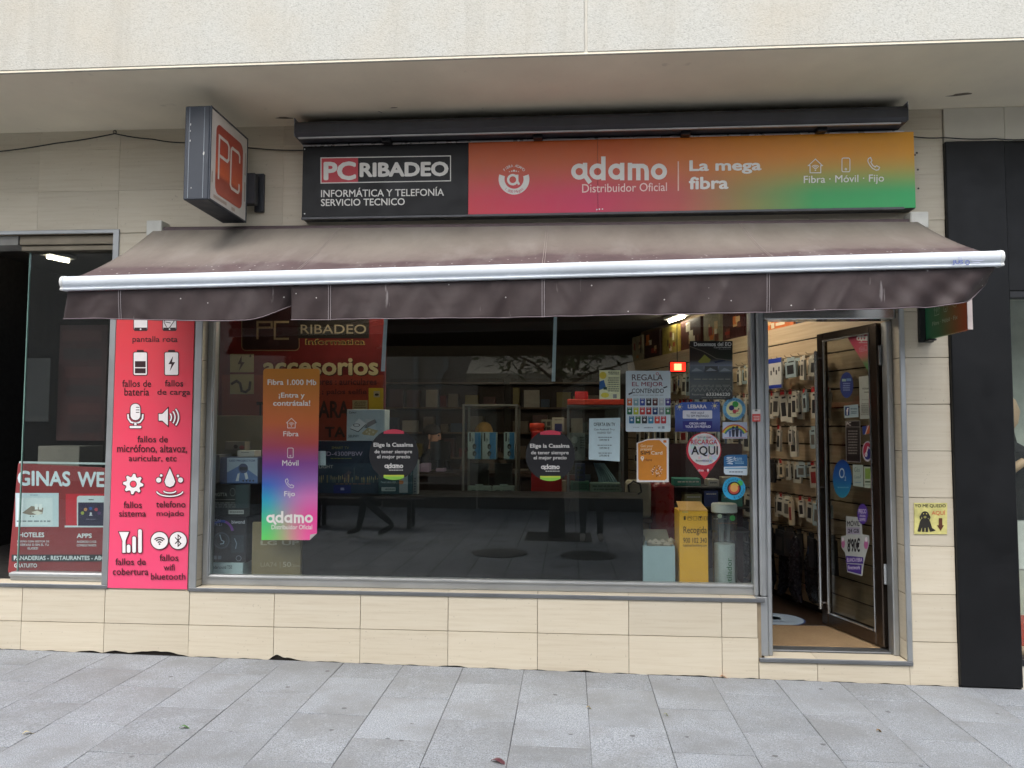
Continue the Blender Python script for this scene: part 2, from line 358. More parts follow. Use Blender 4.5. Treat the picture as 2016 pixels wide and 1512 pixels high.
class Art:
    """print on a plane of the place; coordinates in px of the photograph measured on that plane (mode 'px') or plane units ('uv')"""
    STEP = 0.00006
    def __init__(s, pl, parent, d=0.0015, name='print'):
        s.pl, s.parent, s.d, s.k, s.L, s.name = pl, parent, d, 0, {}, name
    def _m(s, c): 
        s.k += 1
        return s.L.setdefault(c, M())
    def P(s, q): return s.pl.uv(*q)
    def _put(s, c, pts, fs, sub=0):
        m = s._m(c); d = s.d+s.k*s.STEP
        if sub: s.k -= .65
        m.add([s.pl.at(*s.P(q), d) for q in pts], fs)
    def poly(s, c, pts): s._put(c, pts, [tuple(range(len(pts)))]); return s
    def rect(s, c, x0, y0, x1, y1, r=0): return s.poly(c, rrect(x0, y0, x1, y1, r) if r else [(x0, y0), (x1, y0), (x1, y1), (x0, y1)])
    def disc(s, c, cx, cy, rx, ry=None, n=28): return s.poly(c, circ(cx, cy, rx, ry, n))
    def arc(s, c, cx, cy, r, w, a0=0, a1=360, n=26, sy=1.0):
        a0, a1 = math.radians(a0), math.radians(a1); pts = []
        for i in range(n+1):
            a = a0+(a1-a0)*i/n
            for q in (r-w/2, r+w/2): pts.append((cx+q*math.cos(a), cy-q*math.sin(a)*sy))
        s._put(c, pts, [(2*i, 2*i+1, 2*i+3, 2*i+2) for i in range(n)]); return s
    def line(s, c, pts, w, closed=False):
        n = len(pts); out = []
        for i in range(n):
            a = Vector(pts[(i-1) % n] if (closed or i) else pts[0]); b = Vector(pts[i]); e = Vector(pts[(i+1) % n] if (closed or i < n-1) else pts[-1])
            d1 = (b-a).normalized() if (b-a).length > 1e-9 else None; d2 = (e-b).normalized() if (e-b).length > 1e-9 else None
            d1 = d1 or d2; d2 = d2 or d1; t = (d1+d2); t = t.normalized() if t.length > 1e-6 else d1
            nn = Vector((-t.y, t.x)); cs = max(.4, nn.dot(Vector((-d1.y, d1.x)))); q = nn*(w/2/cs)
            if not closed and i == 0: b = b-t*w*.2
            if not closed and i == n-1: b = b+t*w*.2
            out += [tuple(b+q), tuple(b-q)]
        m = n if closed else n-1
        s._put(c, out, [(2*i, 2*i+1, (2*i+3) % (2*n), (2*i+2) % (2*n)) for i in range(m)]); return s
    def text(s, c, body, x0, y0, x1, y1, bold=0.0, slope=0.0):
        """ink of `body` fitted to the box"""
        vs, fs, a0, a1, b0, b1 = glyphs(body, bold)
        for ox, oy in ((0, 0),) if not bold else [(bold*math.cos(k*math.pi/4), bold*math.sin(k*math.pi/4)) for k in (range(8) if bold > .017 and y1-y0 > 8 else (1, 3, 5, 7))]:
            s._put(c, [(x0+(x+ox-a0)/(a1-a0)*(x1-x0), y1-(y+oy-b0)/(b1-b0)*(y1-y0)+slope*((x+ox-a0)/(a1-a0)-.5)*(x1-x0)) for x, y in vs], fs, bold)
        return s
    def arctext(s, c, body, cx, cy, r, h, a0, a1, bold=.015, inward=False):
        """letters set round a circle, from angle a0 to a1 (degrees, anticlockwise from right)"""
        n = len(body)
        for i, ch in enumerate(body):
            if ch == ' ': continue
            vs, fs, x0, x1, y0, y1 = glyphs(ch, bold); a = math.radians(a0+(a1-a0)*(i+.5)/n); k = h/.72; mx = (x0+x1)/2; pts = []
            for x, y in vs:
                X, Y = (x-mx)*k, (y-.36)*k
                if inward: X, Y = -X, -Y
                rr = r+Y; pts.append((cx+rr*math.cos(a)+X*math.sin(a), cy-rr*math.sin(a)+X*math.cos(a)))
            s._put(c, pts, fs)
        return s
    def scribble(s, c, x0, y0, x1, y1, rows=1, seed=0):
        """a run of print too small to read: broken strokes"""
        r = random.Random(seed); h = (y1-y0)/rows
        for i in range(rows):
            x = x0+r.random()*(x1-x0)*.08; y = y0+h*(i+.5)
            while x < x1-.02*(x1-x0):
                wd = min(x1-x, (x1-x0)*(.06+.14*r.random())); s.rect(c, x, y-h*.24, x+wd, y+h*.24); x += wd+(x1-x0)*.035
        return s
    def done(s):
        for c, m in s.L.items():
            o = obj(s.name, m, ink(c) if isinstance(c, str) else c, s.parent)
        return s
def card(name, label, cat, pl, pts, mat, group=None, d=.0008, th=.001, parent=None):
    """thin sheet (sticker, poster, plaque) lying on a plane; pts in photo px"""
    m = M().prism(pl, [pl.uv(*q) for q in pts], d, d+th)
    o = obj(name, m, mat if not isinstance(mat, str) else ink(mat), parent)
    if parent is None: tag(o, label, cat, group)
    return o, Art(pl, o, d+th+.0003)
def R(x0, y0, x1, y1, r=0): return rrect(x0, y0, x1, y1, r) if r else [(x0, y0), (x1, y0), (x1, y1), (x0, y1)]

# the small line drawings that recur on the signs (x, y = centre, s = half height)
def ic_house(a, c, x, y, s, w):
    a.line(c, [(x-s*.78, y+s), (x-s*.78, y-s*.05), (x-s*1.02, y-s*.05), (x, y-s), (x+s*1.02, y-s*.05), (x+s*.78, y-s*.05), (x+s*.78, y+s)], w, True)
    for q in (.28, .5, .72): a.arc(c, x, y+s*.62, s*q, w*.85, 45, 135, 8)
    a.disc(c, x, y+s*.62, w*.9, n=8)
def ic_mobile(a, c, x, y, s, w):
    a.line(c, rrect(x-s*.58, y-s, x+s*.58, y+s, s*.22, 4), w, True); a.arc(c, x, y+s*.62, s*.13, w*.8, 0, 360, 8)
def ic_phone(a, c, x, y, s, w):
    P = [(-.78,-.85),(-.45,-1.0),(-.22,-.50),(-.42,-.28),(-.12,.20),(.28,.50),(.50,.28),(.98,.55),(.82,.92),(.45,1.0),(-.15,.70),(-.62,.12),(-.88,-.45)]
    a.line(c, [(x+s*p, y+s*q) for p, q in P], w, True)
def ic_adamo(a, c, x0, y0, x1, y1, tail=True):
    """the rounded five-letter wordmark: y0..y1 spans the ascender of d to the baseline"""
    W, H = x1-x0, y1-y0; X = lambda q: x0+W*(q-1124)/189.0; cy = y1-H*.355; r = H*.365; t = H*.20; ro = r-t/2
    for q in (1140.3, 1176.3, 1213.3, 1297.2): a.arc(c, X(q), cy, ro, t, 0, 360, 30)
    e = X(1140.3)+ro; a.line(c, [(e, cy-r*.98), (e, cy+r*.5), (e+t*1.05, cy+r*1.32)], t)
    e = X(1176.3)+ro; a.line(c, [(e, y0), (e, y1)], t); e = X(1213.3)+ro; a.line(c, [(e, cy-r*.98), (e, y1)], t)
    m0, m1 = X(1235.8), X(1277.4); mm = (m0+m1)/2; tp = cy-r*.97
    a.line(c, [(m0+t/2, tp), (m0+t/2, y1)], t); a.line(c, [(mm, tp+t*.5), (mm, y1)], t)
    a.line(c, [(m0+t*.6, tp+t*.5), (m1-t*1.3, tp+t*.5), (m1-t*.72, tp+t*.85), (m1-t*.5, tp+t*1.7), (m1-t*.5, y1)], t)
# ------------------------------------------------------------------ ground
gm = M().add([(x, y, gz(x)-.012) for x, y in ((-150, -150), (150, -150), (150, 150), (-150, 150))], [(0, 1, 2, 3)])
ground = struct('ground', gm, paint('4a4a49', .9))
pv = M().add([(x, y, gz(x)+.0005) for x, y in ((-14, -9.5), (12, -9.5), (12, -.0), (-14, -.0))], [(0, 1, 2, 3)])
pavement = obj('pavement', pv, m_granite(True), origin=(.105, -.01, gz(.105))); tag(pavement, kind='structure')
# paving slabs near the shop, each its own piece, laid in staggered columns
slab_me = []
for L in (.588, .30):
    me = M().cbox(-.1956, .1956, -L/2+.0027, L/2-.0027, -.03, .004, .0018).mesh('paving_slab'); me.materials.append(GRANITE); slab_me.append(me)
for c in range(-13, 9):
    xc = .105+.394*c+.197; odd = c % 2
    y = -.012 if odd else -.012
    rows = ([1]+[0]*4) if odd == 0 else [0]*4+[1]
    for k in rows:
        L = (.588, .30)[k]; yc = y-L/2; y -= L
        o = inst('paving_slab', slab_me[k], (xc+rnd.uniform(-.001, .001), yc, gz(xc)+rnd.uniform(-.0012, .0012)), pavement)
        o.rotation_euler = (rnd.uniform(-.002, .002), .0125+rnd.uniform(-.002, .002), rnd.uniform(-.002, .002))

# ------------------------------------------------------------------ the shop building
bld = thing('shop_building', 'pale limestone shop building with white roughcast overhang above the pavement', 'building')
Z_SOF = 3.70; Y_SOF = -.89
wall = M()
def wb(x0, x1, z0, z1, y0=.014, y1=.22): wall.box(x0, x1, y0, y1, z0, z1)
wb(-9, -5.2, 0, Z_SOF); wb(-5.2, -3.11, -.3, .53); wb(-5.2, -3.11, 2.97, Z_SOF)      # round the left bay
wb(-3.11, -2.54, -.3, Z_SOF); wb(-2.54, 1.215, -.3, .527); wb(1.215, 2.115, -.3, .155)
wb(-2.54, 2.115, 2.56, Z_SOF); wb(2.115, 2.40, -.3, Z_SOF)
wall_o = obj('wall', wall, JOINT, bld)
obj('gap_shade_strip', M().box(-5.2, 1.19, .0136, .0139, -.2, .15).box(1.19, 2.404, .0136, .0139, -.2, .150), paint('241f1a', .95), wall_o)  # thin dark strip: shade of the chipped gaps put into colour
TX = [-4.88, -4.295, -3.711, -3.124, -2.534, -1.951, -1.369, -.787, -.204, .381, .967, 1.554, 2.114, 2.404]
TZ = [.303, .596, .895, 1.195, 1.489, 1.784, 2.08, 2.375, 2.67, 2.967, 3.266, 3.56, 3.70]
OPEN = [(-5.2, -3.108, .56, 2.965), (-2.545, 1.213, .530, 2.57), (1.19, 2.117, .158, 2.57)]
def tile(x0, x1, z0, z1, bottom=None):
    g = .0016 if z0 < 2.9 else .0005; m = M(); y0, y1 = -.001+rnd.uniform(-.0008, .0008), .013
    if bottom is None: m.cbox(x0+g, x1-g, y0, y1, z0+g, z1-g, .0018 if z0 < 2.9 else .0005)
    else:                                                   # ragged lower edge where the stone meets the paving
        n = 44; pts = [(x1-g, z1-g), (x0+g, z1-g)]+[(x0+g+(x1-x0-2*g)*i/n, bottom(x0+(x1-x0)*i/n)) for i in range(n+1)]
        m.prism(Plane((0, 0, 0), (1, 0, 0)), pts, -y0, -y1)
    obj('tile', m, STONE, wall_o, origin=((x0+x1)/2, 0, (z0+z1)/2))
CH = [(-4.0, .16, .035), (-3.22, .10, .010), (-3.04, .09, .022), (-2.86, .12, .016), (-2.74, .13, .026), (-2.62, .10, .012), (-1.93, .05, .030), (-1.86, .10, .014), (-.75, .10, .006), (.10, .11, .008), (.78, .12, .007)]
def ragged(x):
    z = gz(x)+.003+.0022*math.sin(x*23)+.0012*math.sin(x*61+1)
    for cx, wd, h in CH:
        if abs(x-cx) < wd: z += h*(1-abs(x-cx)/wd)**.8
    return z
for i in range(len(TX)-1):
    x0, x1 = TX[i], TX[i+1]
    bot = .0
    if x1 < 1.2 or x0 > 2.0: tile(x0, x1, 0, .303, ragged)
    elif x0 < 1.2: tile(x0, 1.193, 0, .303, ragged); tile(1.195, x1, 0, .156, ragged)
    else: tile(x0, x1, 0, .156, ragged)
    for j in range(len(TZ)-1):
        # cut the tile by the openings
        parts = [(x0, x1, TZ[j], TZ[j+1])]
        for ox0, ox1, oz0, oz1 in OPEN:
            nxt = []
            for a, b, c, d in parts:
                if b <= ox0 or a >= ox1 or d <= oz0 or c >= oz1: nxt.append((a, b, c, d)); continue
                if c < oz0: nxt.append((a, b, c, oz0))
                if d > oz1: nxt.append((a, b, oz1, d))
                c2, d2 = max(c, oz0), min(d, oz1)
                if a < ox0: nxt.append((a, ox0, c2, d2))
                if b > ox1: nxt.append((ox1, b, c2, d2))
            parts = nxt
        for a, b, c, d in parts:
            if b-a > .02 and d-c > .02: tile(a, b, c, d)
# stone linings of the window and door reveals
rv = M()
for z0, z1 in zip([.553]+TZ[1:8], TZ[1:8]+[2.56]):
    obj('reveal_tile', M().cbox(-2.54, -2.492, .004, .125, z0+.002, z1-.002, .002), STONE, wall_o)
for z0, z1 in zip([.186]+TZ[0:8], TZ[0:8]+[2.56]):
    obj('reveal_tile', M().cbox(2.1005, 2.1145, .004, .20, z0+.002, z1-.002, .002), STONE, wall_o)
xs = [-2.49, -1.951, -1.369, -.787, -.204, .381, .967, 1.185]
for a, b in zip(xs, xs[1:]): obj('sill_tile', M().cbox(a+.001, b-.001, -.004, .13, .528, .5535, .002), STONE, wall_o)
for a, b in ((1.235, 1.554), (1.556, 2.0995)): obj('step_tile', M().cbox(a, b, -.003, .135, .160, .185, .002), STONE, wall_o)
for a, b in ((-4.9, -4.296), (-4.294, -3.712), (-3.71, -3.13)): obj('sill_tile', M().cbox(a, b, -.003, .13, .534, .560, .002), STONE, wall_o)
# overhang of the upper floor: roughcast face in two casts with a joint, plastered soffit
ov = M().cbox(-9, .086, Y_SOF, .0, Z_SOF+.005, 11.0, .002); obj('overhang_face', ov, STUCCO, bld)
ov = M().cbox(.104, 9, Y_SOF, .0, Z_SOF+.005, 11.0, .002); obj('overhang_face', ov, STUCCO, bld)
obj('overhang_joint', M().box(.08, .11, Y_SOF+.012, -.01, Z_SOF+.006, 10.9), paint('c9c6bc', .9), bld)
so_ = M().box(-9, 9, Y_SOF+.004, .22, Z_SOF-.006, Z_SOF+.004); obj('soffit', so_, SOFFIT, bld)
obj('soffit_drip', M().cbox(-9, 9, Y_SOF+.002, Y_SOF+.02, Z_SOF-.010, Z_SOF-.006, .001), paint('b5b2a6', .85), bld)
for (px, py, l, a) in ((560, 232, .11, .05), (1890, 186, .13, -.12), (775, 212, .05, -.05), (750, 221, .03, .6), (950, 213, .015, 0)):
    d = ray(px, py); t = (Z_SOF-.007-CAM.z)/d.z; q = CAM+d*t                    # flaked plaster spots
    pts = [(q.x+l*math.cos(k)*(.5+.2*math.sin(3*k)), q.y+l*.16*math.sin(k)+a*l*math.cos(k), Z_SOF-.0072) for k in [i*.7 for i in range(9)]]
    obj('flaked_plaster', M().add(pts, [tuple(range(9))]), paint('6d6557', .95), bld)

# ------------------------------------------------------------------ shop window (aluminium frame, one big pane)
win = bpy.data.objects.new('window', None); win.parent = bld; col.objects.link(win)
GX0, GX1, GZ0, GZ1, GY = -2.437, 1.183, .622, 2.52, .105
obj('trim', M().cbox(-2.54, 1.235, -.012, .003, .5265, .552, .003), STEEL_D, win)
obj('trim', M().cbox(-2.541, -2.490, -.010, .004, .5525, 2.6, .003), STEEL, win)
fr = M().cbox(-2.491, GX1+.03, .075, .135, .5545, GZ0, .004).cbox(-2.491, GX0, .0751, .1351, GZ0, 2.56, .004).cbox(GX0, GX1+.03, .0752, .1352, GZ1, 2.56, .004)
obj('frame', fr, STEEL, win)
obj('frame_bead', M().cbox(GX0, GX1, .062, .0752, GZ0-.018, GZ0-.004, .003).cbox(GX0-.02, GX0-.006, .062, .0752, GZ0-.018, GZ1, .003), STEEL, win)
obj('mullion', M().cbox(GX1, GX1+.030, .045, .14, .5546, 2.56, .006).cbox(GX1+.034, GX1+.078, .02, .15, .5546, 2.56, .012), STEEL, win)
obj('pane', M().box(GX0-.005, GX1+.005, GY, GY+.006, GZ0-.005, GZ1+.005), GLASS, win)
# ------------------------------------------------------------------ door frame and the open door leaf
BRONZE = m_steel('5f544b', .22); CHROME = m_steel('d4d6d6', .14)
df = bpy.data.objects.new('door_frame', None); df.parent = bld; col.objects.link(df)
obj('jamb', M().cbox(1.262, 1.292, .03, .16, .186, 2.33, .006), STEEL, df)
obj('jamb_plinth', M().cbox(1.186, 1.2615, .022, .149, .186, .5545, .004), STEEL, df)
obj('jamb', M().cbox(2.064, 2.0995, .10, .19, .186, 2.33, .005), STEEL, df)
obj('header', M().cbox(1.262, 2.0995, .03, .16, 2.336, 2.405, .006), CHROME, df)
obj('transom_panel', M().cbox(1.262, 2.0995, .06, .12, 2.406, 2.56, .004), BRONZE, df)
obj('trim', M().cbox(1.197, 2.132, -.014, .002, .158, .184, .003), STEEL_D, df)
obj('trim', M().cbox(2.0995, 2.131, -.012, .003, .185, 2.6, .003), STEEL, df)
obj('threshold', M().cbox(1.293, 2.063, .137, .24, .184, .196, .004), STEEL_D, df)
HG, FE = Vector((2.060, .207, 0)), Vector((1.868, .835, 0))          # hinge and free edge of the leaf
DL = (HG-FE).length; du = (HG-FE).normalized()
DP = Plane((FE.x, FE.y, 0), du)                                        # u runs from the free stile to the hinge
leaf = bpy.data.objects.new('door', None); leaf.parent = bld; col.objects.link(leaf)
tag(leaf, 'bronze framed glass door standing open into the shop')
def lf(name, u0, u1, z0, z1, d0, d1, mat, ch=.004):
    m = M().cbox(u0, u1, -d1, -d0, z0, z1, ch); m.v = [tuple(DP.at(x, z, -y)) for x, y, z in m.v]
    return obj(name, m, mat, leaf)
LZ0, LZ1 = .205, 2.332
lf('stile', 0, .075, LZ0, LZ1, -.022, .022, BRONZE, .006); lf('stile', DL-.075, DL, LZ0, LZ1, -.022, .022, BRONZE, .006)
lf('rail', .0755, DL-.0755, LZ0, LZ0+.085, -.021, .021, BRONZE); lf('rail', .0755, DL-.0755, LZ1-.055, LZ1, -.021, .021, BRONZE)
lf('pane', .07, DL-.08, LZ0+.08, LZ1-.05, -.003, .003, GLASS_D, .0005)
lf('bead', .0755, .086, LZ0+.085, LZ1-.055, .008, .026, CHROME, .002); lf('bead', DL-.086, DL-.0755, LZ0+.085, LZ1-.055, .008, .026, CHROME, .002)
lf('bead', .086, DL-.096, LZ0+.0855, LZ0+.097, .008, .026, CHROME, .002); lf('bead', .086, DL-.086, LZ1-.066, LZ1-.0555, .008, .026, CHROME, .002)
lf('edge_strip', -.006, -.0003, LZ0, LZ1, -.014, .014, CHROME, .002)
pull = M().tube([DP.at(.035, z, .055) for z in (.32, .8, 1.4, 2.2)], .013, 10); obj('pull_bar', pull, CHROME, leaf, True)
for z in (.36, 1.2, 2.15): obj('pull_bracket', M().tube([DP.at(.035, z, .0), DP.at(.035, z, .055)], .008, 8), CHROME, leaf, True)
for z in (.62, 2.05): obj('hinge', M().tube([(2.052, .184, z), (2.052, .184, z+.13)], .011, 10), CHROME, leaf, True)

# ------------------------------------------------------------------ left bay: window of the same front, dark opening beside it
lw_ = bpy.data.objects.new('window', None); lw_.parent = bld; col.objects.link(lw_)
tag(lw_, 'narrow shop window beside the dark opening')
obj('trim', M().cbox(-5.2, -3.104, -.012, .003, .5325, .558, .003), STEEL_D, lw_)
obj('trim', M().cbox(-3.150, -3.1055, -.010, .004, .5585, 2.99, .003), STEEL, lw_)
obj('trim', M().cbox(-5.2, -3.1055, -.011, .003, 2.966, 2.992, .003), STEEL, lw_)
obj('frame', M().cbox(-3.86, -3.151, .07, .15, .561, .618, .005).cbox(-3.19, -3.152, .07, .15, .618, 2.86, .005), STEEL, lw_)
obj('frame_bead', M().cbox(-3.86, -3.16, .055, .07, .59, .615, .004), STEEL, lw_)
obj('header', M().cbox(-3.86, -3.151, .03, .15, 2.90, 2.965, .004).cbox(-3.86, -3.1515, .05, .15, 2.862, 2.899, .004), m_steel('8f8676', .38), lw_)
obj('pane', M().box(-3.83, -3.185, .105, .115, .61, 2.87), GLASS, lw_)
obj('pane_edge', M().box(-3.838, -3.8305, .104, .116, .61, 2.87), paint('6f8f86', .15), lw_)
obj('opening_soffit', M().box(-5.2, -3.87, .03, .21, 2.90, 2.965), paint('8c8a84', .8), lw_)

# ------------------------------------------------------------------ inside of the shop
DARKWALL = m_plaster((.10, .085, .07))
FZ = .184
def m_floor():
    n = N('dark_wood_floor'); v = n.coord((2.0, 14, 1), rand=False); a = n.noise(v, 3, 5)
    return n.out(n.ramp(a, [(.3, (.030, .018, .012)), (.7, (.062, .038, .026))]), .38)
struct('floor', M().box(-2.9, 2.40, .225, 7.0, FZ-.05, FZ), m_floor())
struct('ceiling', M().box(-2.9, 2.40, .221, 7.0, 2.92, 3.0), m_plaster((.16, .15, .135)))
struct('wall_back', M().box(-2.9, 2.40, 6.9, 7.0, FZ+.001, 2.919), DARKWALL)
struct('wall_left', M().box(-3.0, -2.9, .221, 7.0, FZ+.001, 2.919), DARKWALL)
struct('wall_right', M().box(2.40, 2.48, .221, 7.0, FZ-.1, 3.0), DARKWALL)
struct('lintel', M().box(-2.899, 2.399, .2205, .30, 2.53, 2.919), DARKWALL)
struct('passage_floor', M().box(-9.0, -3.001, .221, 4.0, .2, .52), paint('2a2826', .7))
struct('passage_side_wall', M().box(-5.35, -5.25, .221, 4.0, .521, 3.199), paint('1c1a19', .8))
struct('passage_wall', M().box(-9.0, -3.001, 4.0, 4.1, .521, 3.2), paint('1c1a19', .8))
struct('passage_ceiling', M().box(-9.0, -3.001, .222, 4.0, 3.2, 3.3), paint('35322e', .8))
struct('window_deck', M().cbox(-2.88, 1.18, .16, .95, .52, .575, .004), paint('2d2c2c', .6))
struct('window_deck_front', M().box(-2.88, 1.18, .152, .159, FZ+.001, .519), paint('2d2c2c', .7))
# slat wall that runs back from beside the door
SA = Vector((2.215, .42, 0)); st_ = Vector((-.281, .9597, 0)); sn_ = Vector((-.9597, -.281, 0))
SP = Plane((SA.x, SA.y, 0), -st_); SP.n = sn_                        # u negative towards the back; print-readable from the shop
def m_slat():
    n = N('maple_slat'); v = n.coord((1, .6, 20)); a = n.noise(v, 2.5, 5)
    return n.out(n.ramp(a, [(.3, (.40, .30, .19)), (.7, (.52, .41, .28))]), .45)
SLAT = m_slat()
sw = M(); L_S = 5.05
def sbox(m, s0, s1, z0, z1, d0, d1):
    P = [SA+st_*s+sn_*d for s, d in ((s0, d0), (s1, d0), (s1, d1), (s0, d1))]
    return m.add([(q.x, q.y, z0) for q in P]+[(q.x, q.y, z1) for q in P], [(0,3,2,1),(4,5,6,7),(0,1,5,4),(1,2,6,5),(2,3,7,6),(3,0,4,7)])
swo = struct('slat_wall', sbox(sw, 0, L_S, FZ+.001, 2.48, -.05, -.0), paint('2b2119', .8))
z = 2.49; PITCH_S = .1415
while z-PITCH_S > FZ:
    obj('slat', sbox(M(), .001, L_S, z-PITCH_S+.012, z, .0, .016), SLAT, swo); z -= PITCH_S
obj('ledge', sbox(M(), 0, L_S, 2.482, 2.50, -.18, .017), SLAT, swo)
struct('wall_above_slats', sbox(M(), 0, L_S, 2.501, 2.919, -.2, -.18), paint('5a4a38', .8))
# neighbour on the right: black cladding and a pale shop window
nb = thing('neighbour_shopfront', 'black clad pillar and fascia of the next shop with a pale window', 'building', (2.6, 0, 0))
CLAD = paint('0e0f11', .45, var=.35, scale=3, grime=.3, spec=.3)
nw = M().box(2.4005, 9, .05, .22, -.4, Z_SOF); obj('wall', nw, paint('8e8a80', .8), nb) if False else None
obj('pillar_cladding', M().cbox(2.405, 2.772, -.03, .22, gz(2.5)+.012, 3.468, .006), CLAD, nb)
obj('fascia_board', M().cbox(2.774, 9.0, -.012, .22, 2.50, 3.468, .005), paint('161719', .55, var=.2, scale=4, spec=.3), nb)
obj('fascia_lip', M().cbox(2.774, 9.0, -.02, .05, 2.455, 2.499, .004), BLACK, nb)
for a, b in ((2.41, 2.783), (2.785, 3.4), (3.402, 4.0)): obj('stone_panel', M().cbox(a, b, -.01, .2, 3.47, 3.693, .003), m_plaster((.66, .63, .54)), nb)
obj('plinth', M().cbox(2.774, 9.0, .0, .2, gz(3.2), .17, .004), paint('c9c3b4', .7), nb)
obj('sill', M().cbox(2.774, 9.0, -.01, .2, .171, .215, .004), BLACK, nb)
obj('pane', M().box(2.775, 9.0, .08, .088, .2151, 2.455), GLASS, nb)
obj('display_wall', M().box(2.775, 9.0, .9, 1.0, .216, 2.9), paint('cfd2c4', .8), nb)
obj('display_floor', M().box(2.775, 9.0, .0885, .899, .2161, .24), paint('b59a7c', .6), nb)
obj('filler', M().box(2.4, 2.774, .222, 1.1, -.1, Z_SOF-.01), BLACK, nb)
# ------------------------------------------------------------------ awning
AX0, AX1, AYB, AYF = -2.818, 2.20, -.06, -.945
def az_back(x): return 2.987-(x-AX0)*.0055
def az_front(x): return 2.455+(x-AX0)*.0154
aw = thing('awning', 'dusty brown canvas awning with white front bar over the shop window', 'awning', (-.3, -.5, 2.4))
cl = M(); nx, ny = 120, 22
seams = [F(p, 470, -.4)[0] for p in (640, 1075, 1480)]
for j in range(ny+1):
    t = j/ny; 
    for i in range(nx+1):
        x = AX0+.012+(AX1-AX0-.024)*i/nx
        s = (x-AX0)/(AX1-AX0); sag = -.030*math.sin(math.pi*t)*(1-.25*math.sin(s*9.4)**2)
        sag += .006*math.sin(x*3.1+t*2)*math.sin(math.pi*t)
        for q in seams: sag += .007*math.exp(-((x-q)/.05)**2)*math.sin(math.pi*t)
        cl.v.append((x, AYB+(AYF-AYB)*t, az_back(x)*(1-t)+az_front(x)*t+sag-.006))
for j in range(ny):
    for i in range(nx):
        a = j*(nx+1)+i; cl.f.append((a, a+1, a+nx+2, a+nx+1))
cloth = obj('canvas', cl, CANVAS_T, aw, True, origin=(-.3, AYF, 2.5))
md = cloth.modifiers.new('thickness', 'SOLIDIFY'); md.thickness = .0015; md.offset = -1
def zc(x, t):
    s = (x-AX0)/(AX1-AX0); sag = -.030*math.sin(math.pi*t)*(1-.25*math.sin(s*9.4)**2)+.006*math.sin(x*3.1+t*2)*math.sin(math.pi*t)
    for q in seams: sag += .007*math.exp(-((x-q)/.05)**2)*math.sin(math.pi*t)
    return az_back(x)*(1-t)+az_front(x)*t+sag
for q in seams:
    sm = M()
    for dx in (-.006, .006): sm.tube([(q+dx, AYB+(AYF-AYB)*t, zc(q, t)-.0035) for t in [k/12 for k in range(13)]], .0012, 5)
    obj('stitching', sm, paint('8f8580', .8), aw)
# front bar: extruded profile with rounded nose and a lip
prof = [(0, 0), (.012, .004), (.034, .0), (.046, -.012), (.050, -.030), (.046, -.050), (.036, -.060), (.036, -.067), (.043, -.072), (.040, -.079), (.0, -.079)]
bar = M(); K = len(prof)
for x in (AX0-.004, AX1+.004):
    bar.v += [(x, AYF-a, az_front(x)+.008+b) for a, b in prof]
bar.f += [(i, (i+1) % K, K+(i+1) % K, K+i) for i in range(K)]+[tuple(range(K)), tuple(range(2*K-1, K-1, -1))]
WHITE_AL = paint('c6cdd4', .8, var=.06, scale=3, grime=.28, spec=.2)
bar_o = obj('front_bar', bar, WHITE_AL, aw, True)
for x, s in ((AX0-.004, -1), (AX1+.004, 1)):
    m = M(); pr = [(a*1.12-.003, b*1.06+.003) for a, b in prof]; x1 = x+s*.018
    m.v += [(x+s*.0005, AYF-a, az_front(x)+.008+b) for a, b in pr]+[(x1, AYF-a*.9-.002, az_front(x)+.006+b*.94) for a, b in pr]
    m.f += [(i, (i+1) % K, K+(i+1) % K, K+i) for i in range(K)]+[tuple(range(K)), tuple(range(2*K-1, K-1, -1))]
    obj('end_cap', m, paint('d2d4d2', .4), aw, True)
BP = front(AYF-.0505)
a = Art(BP, bar_o, .0008, 'lettering'); a.text('5563a0', 'JUS', 1875, 512, 1896, 522, .02); a.text('5563a0', 'O', 1900, 512, 1909, 522, .02); a.text('9aa0c4', 'TU', 1886, 507, 1893, 511); a.rect('b9bdd6', 1912, 512, 1936, 513); a.rect('b9bdd6', 1912, 516, 1930, 517); a.done()
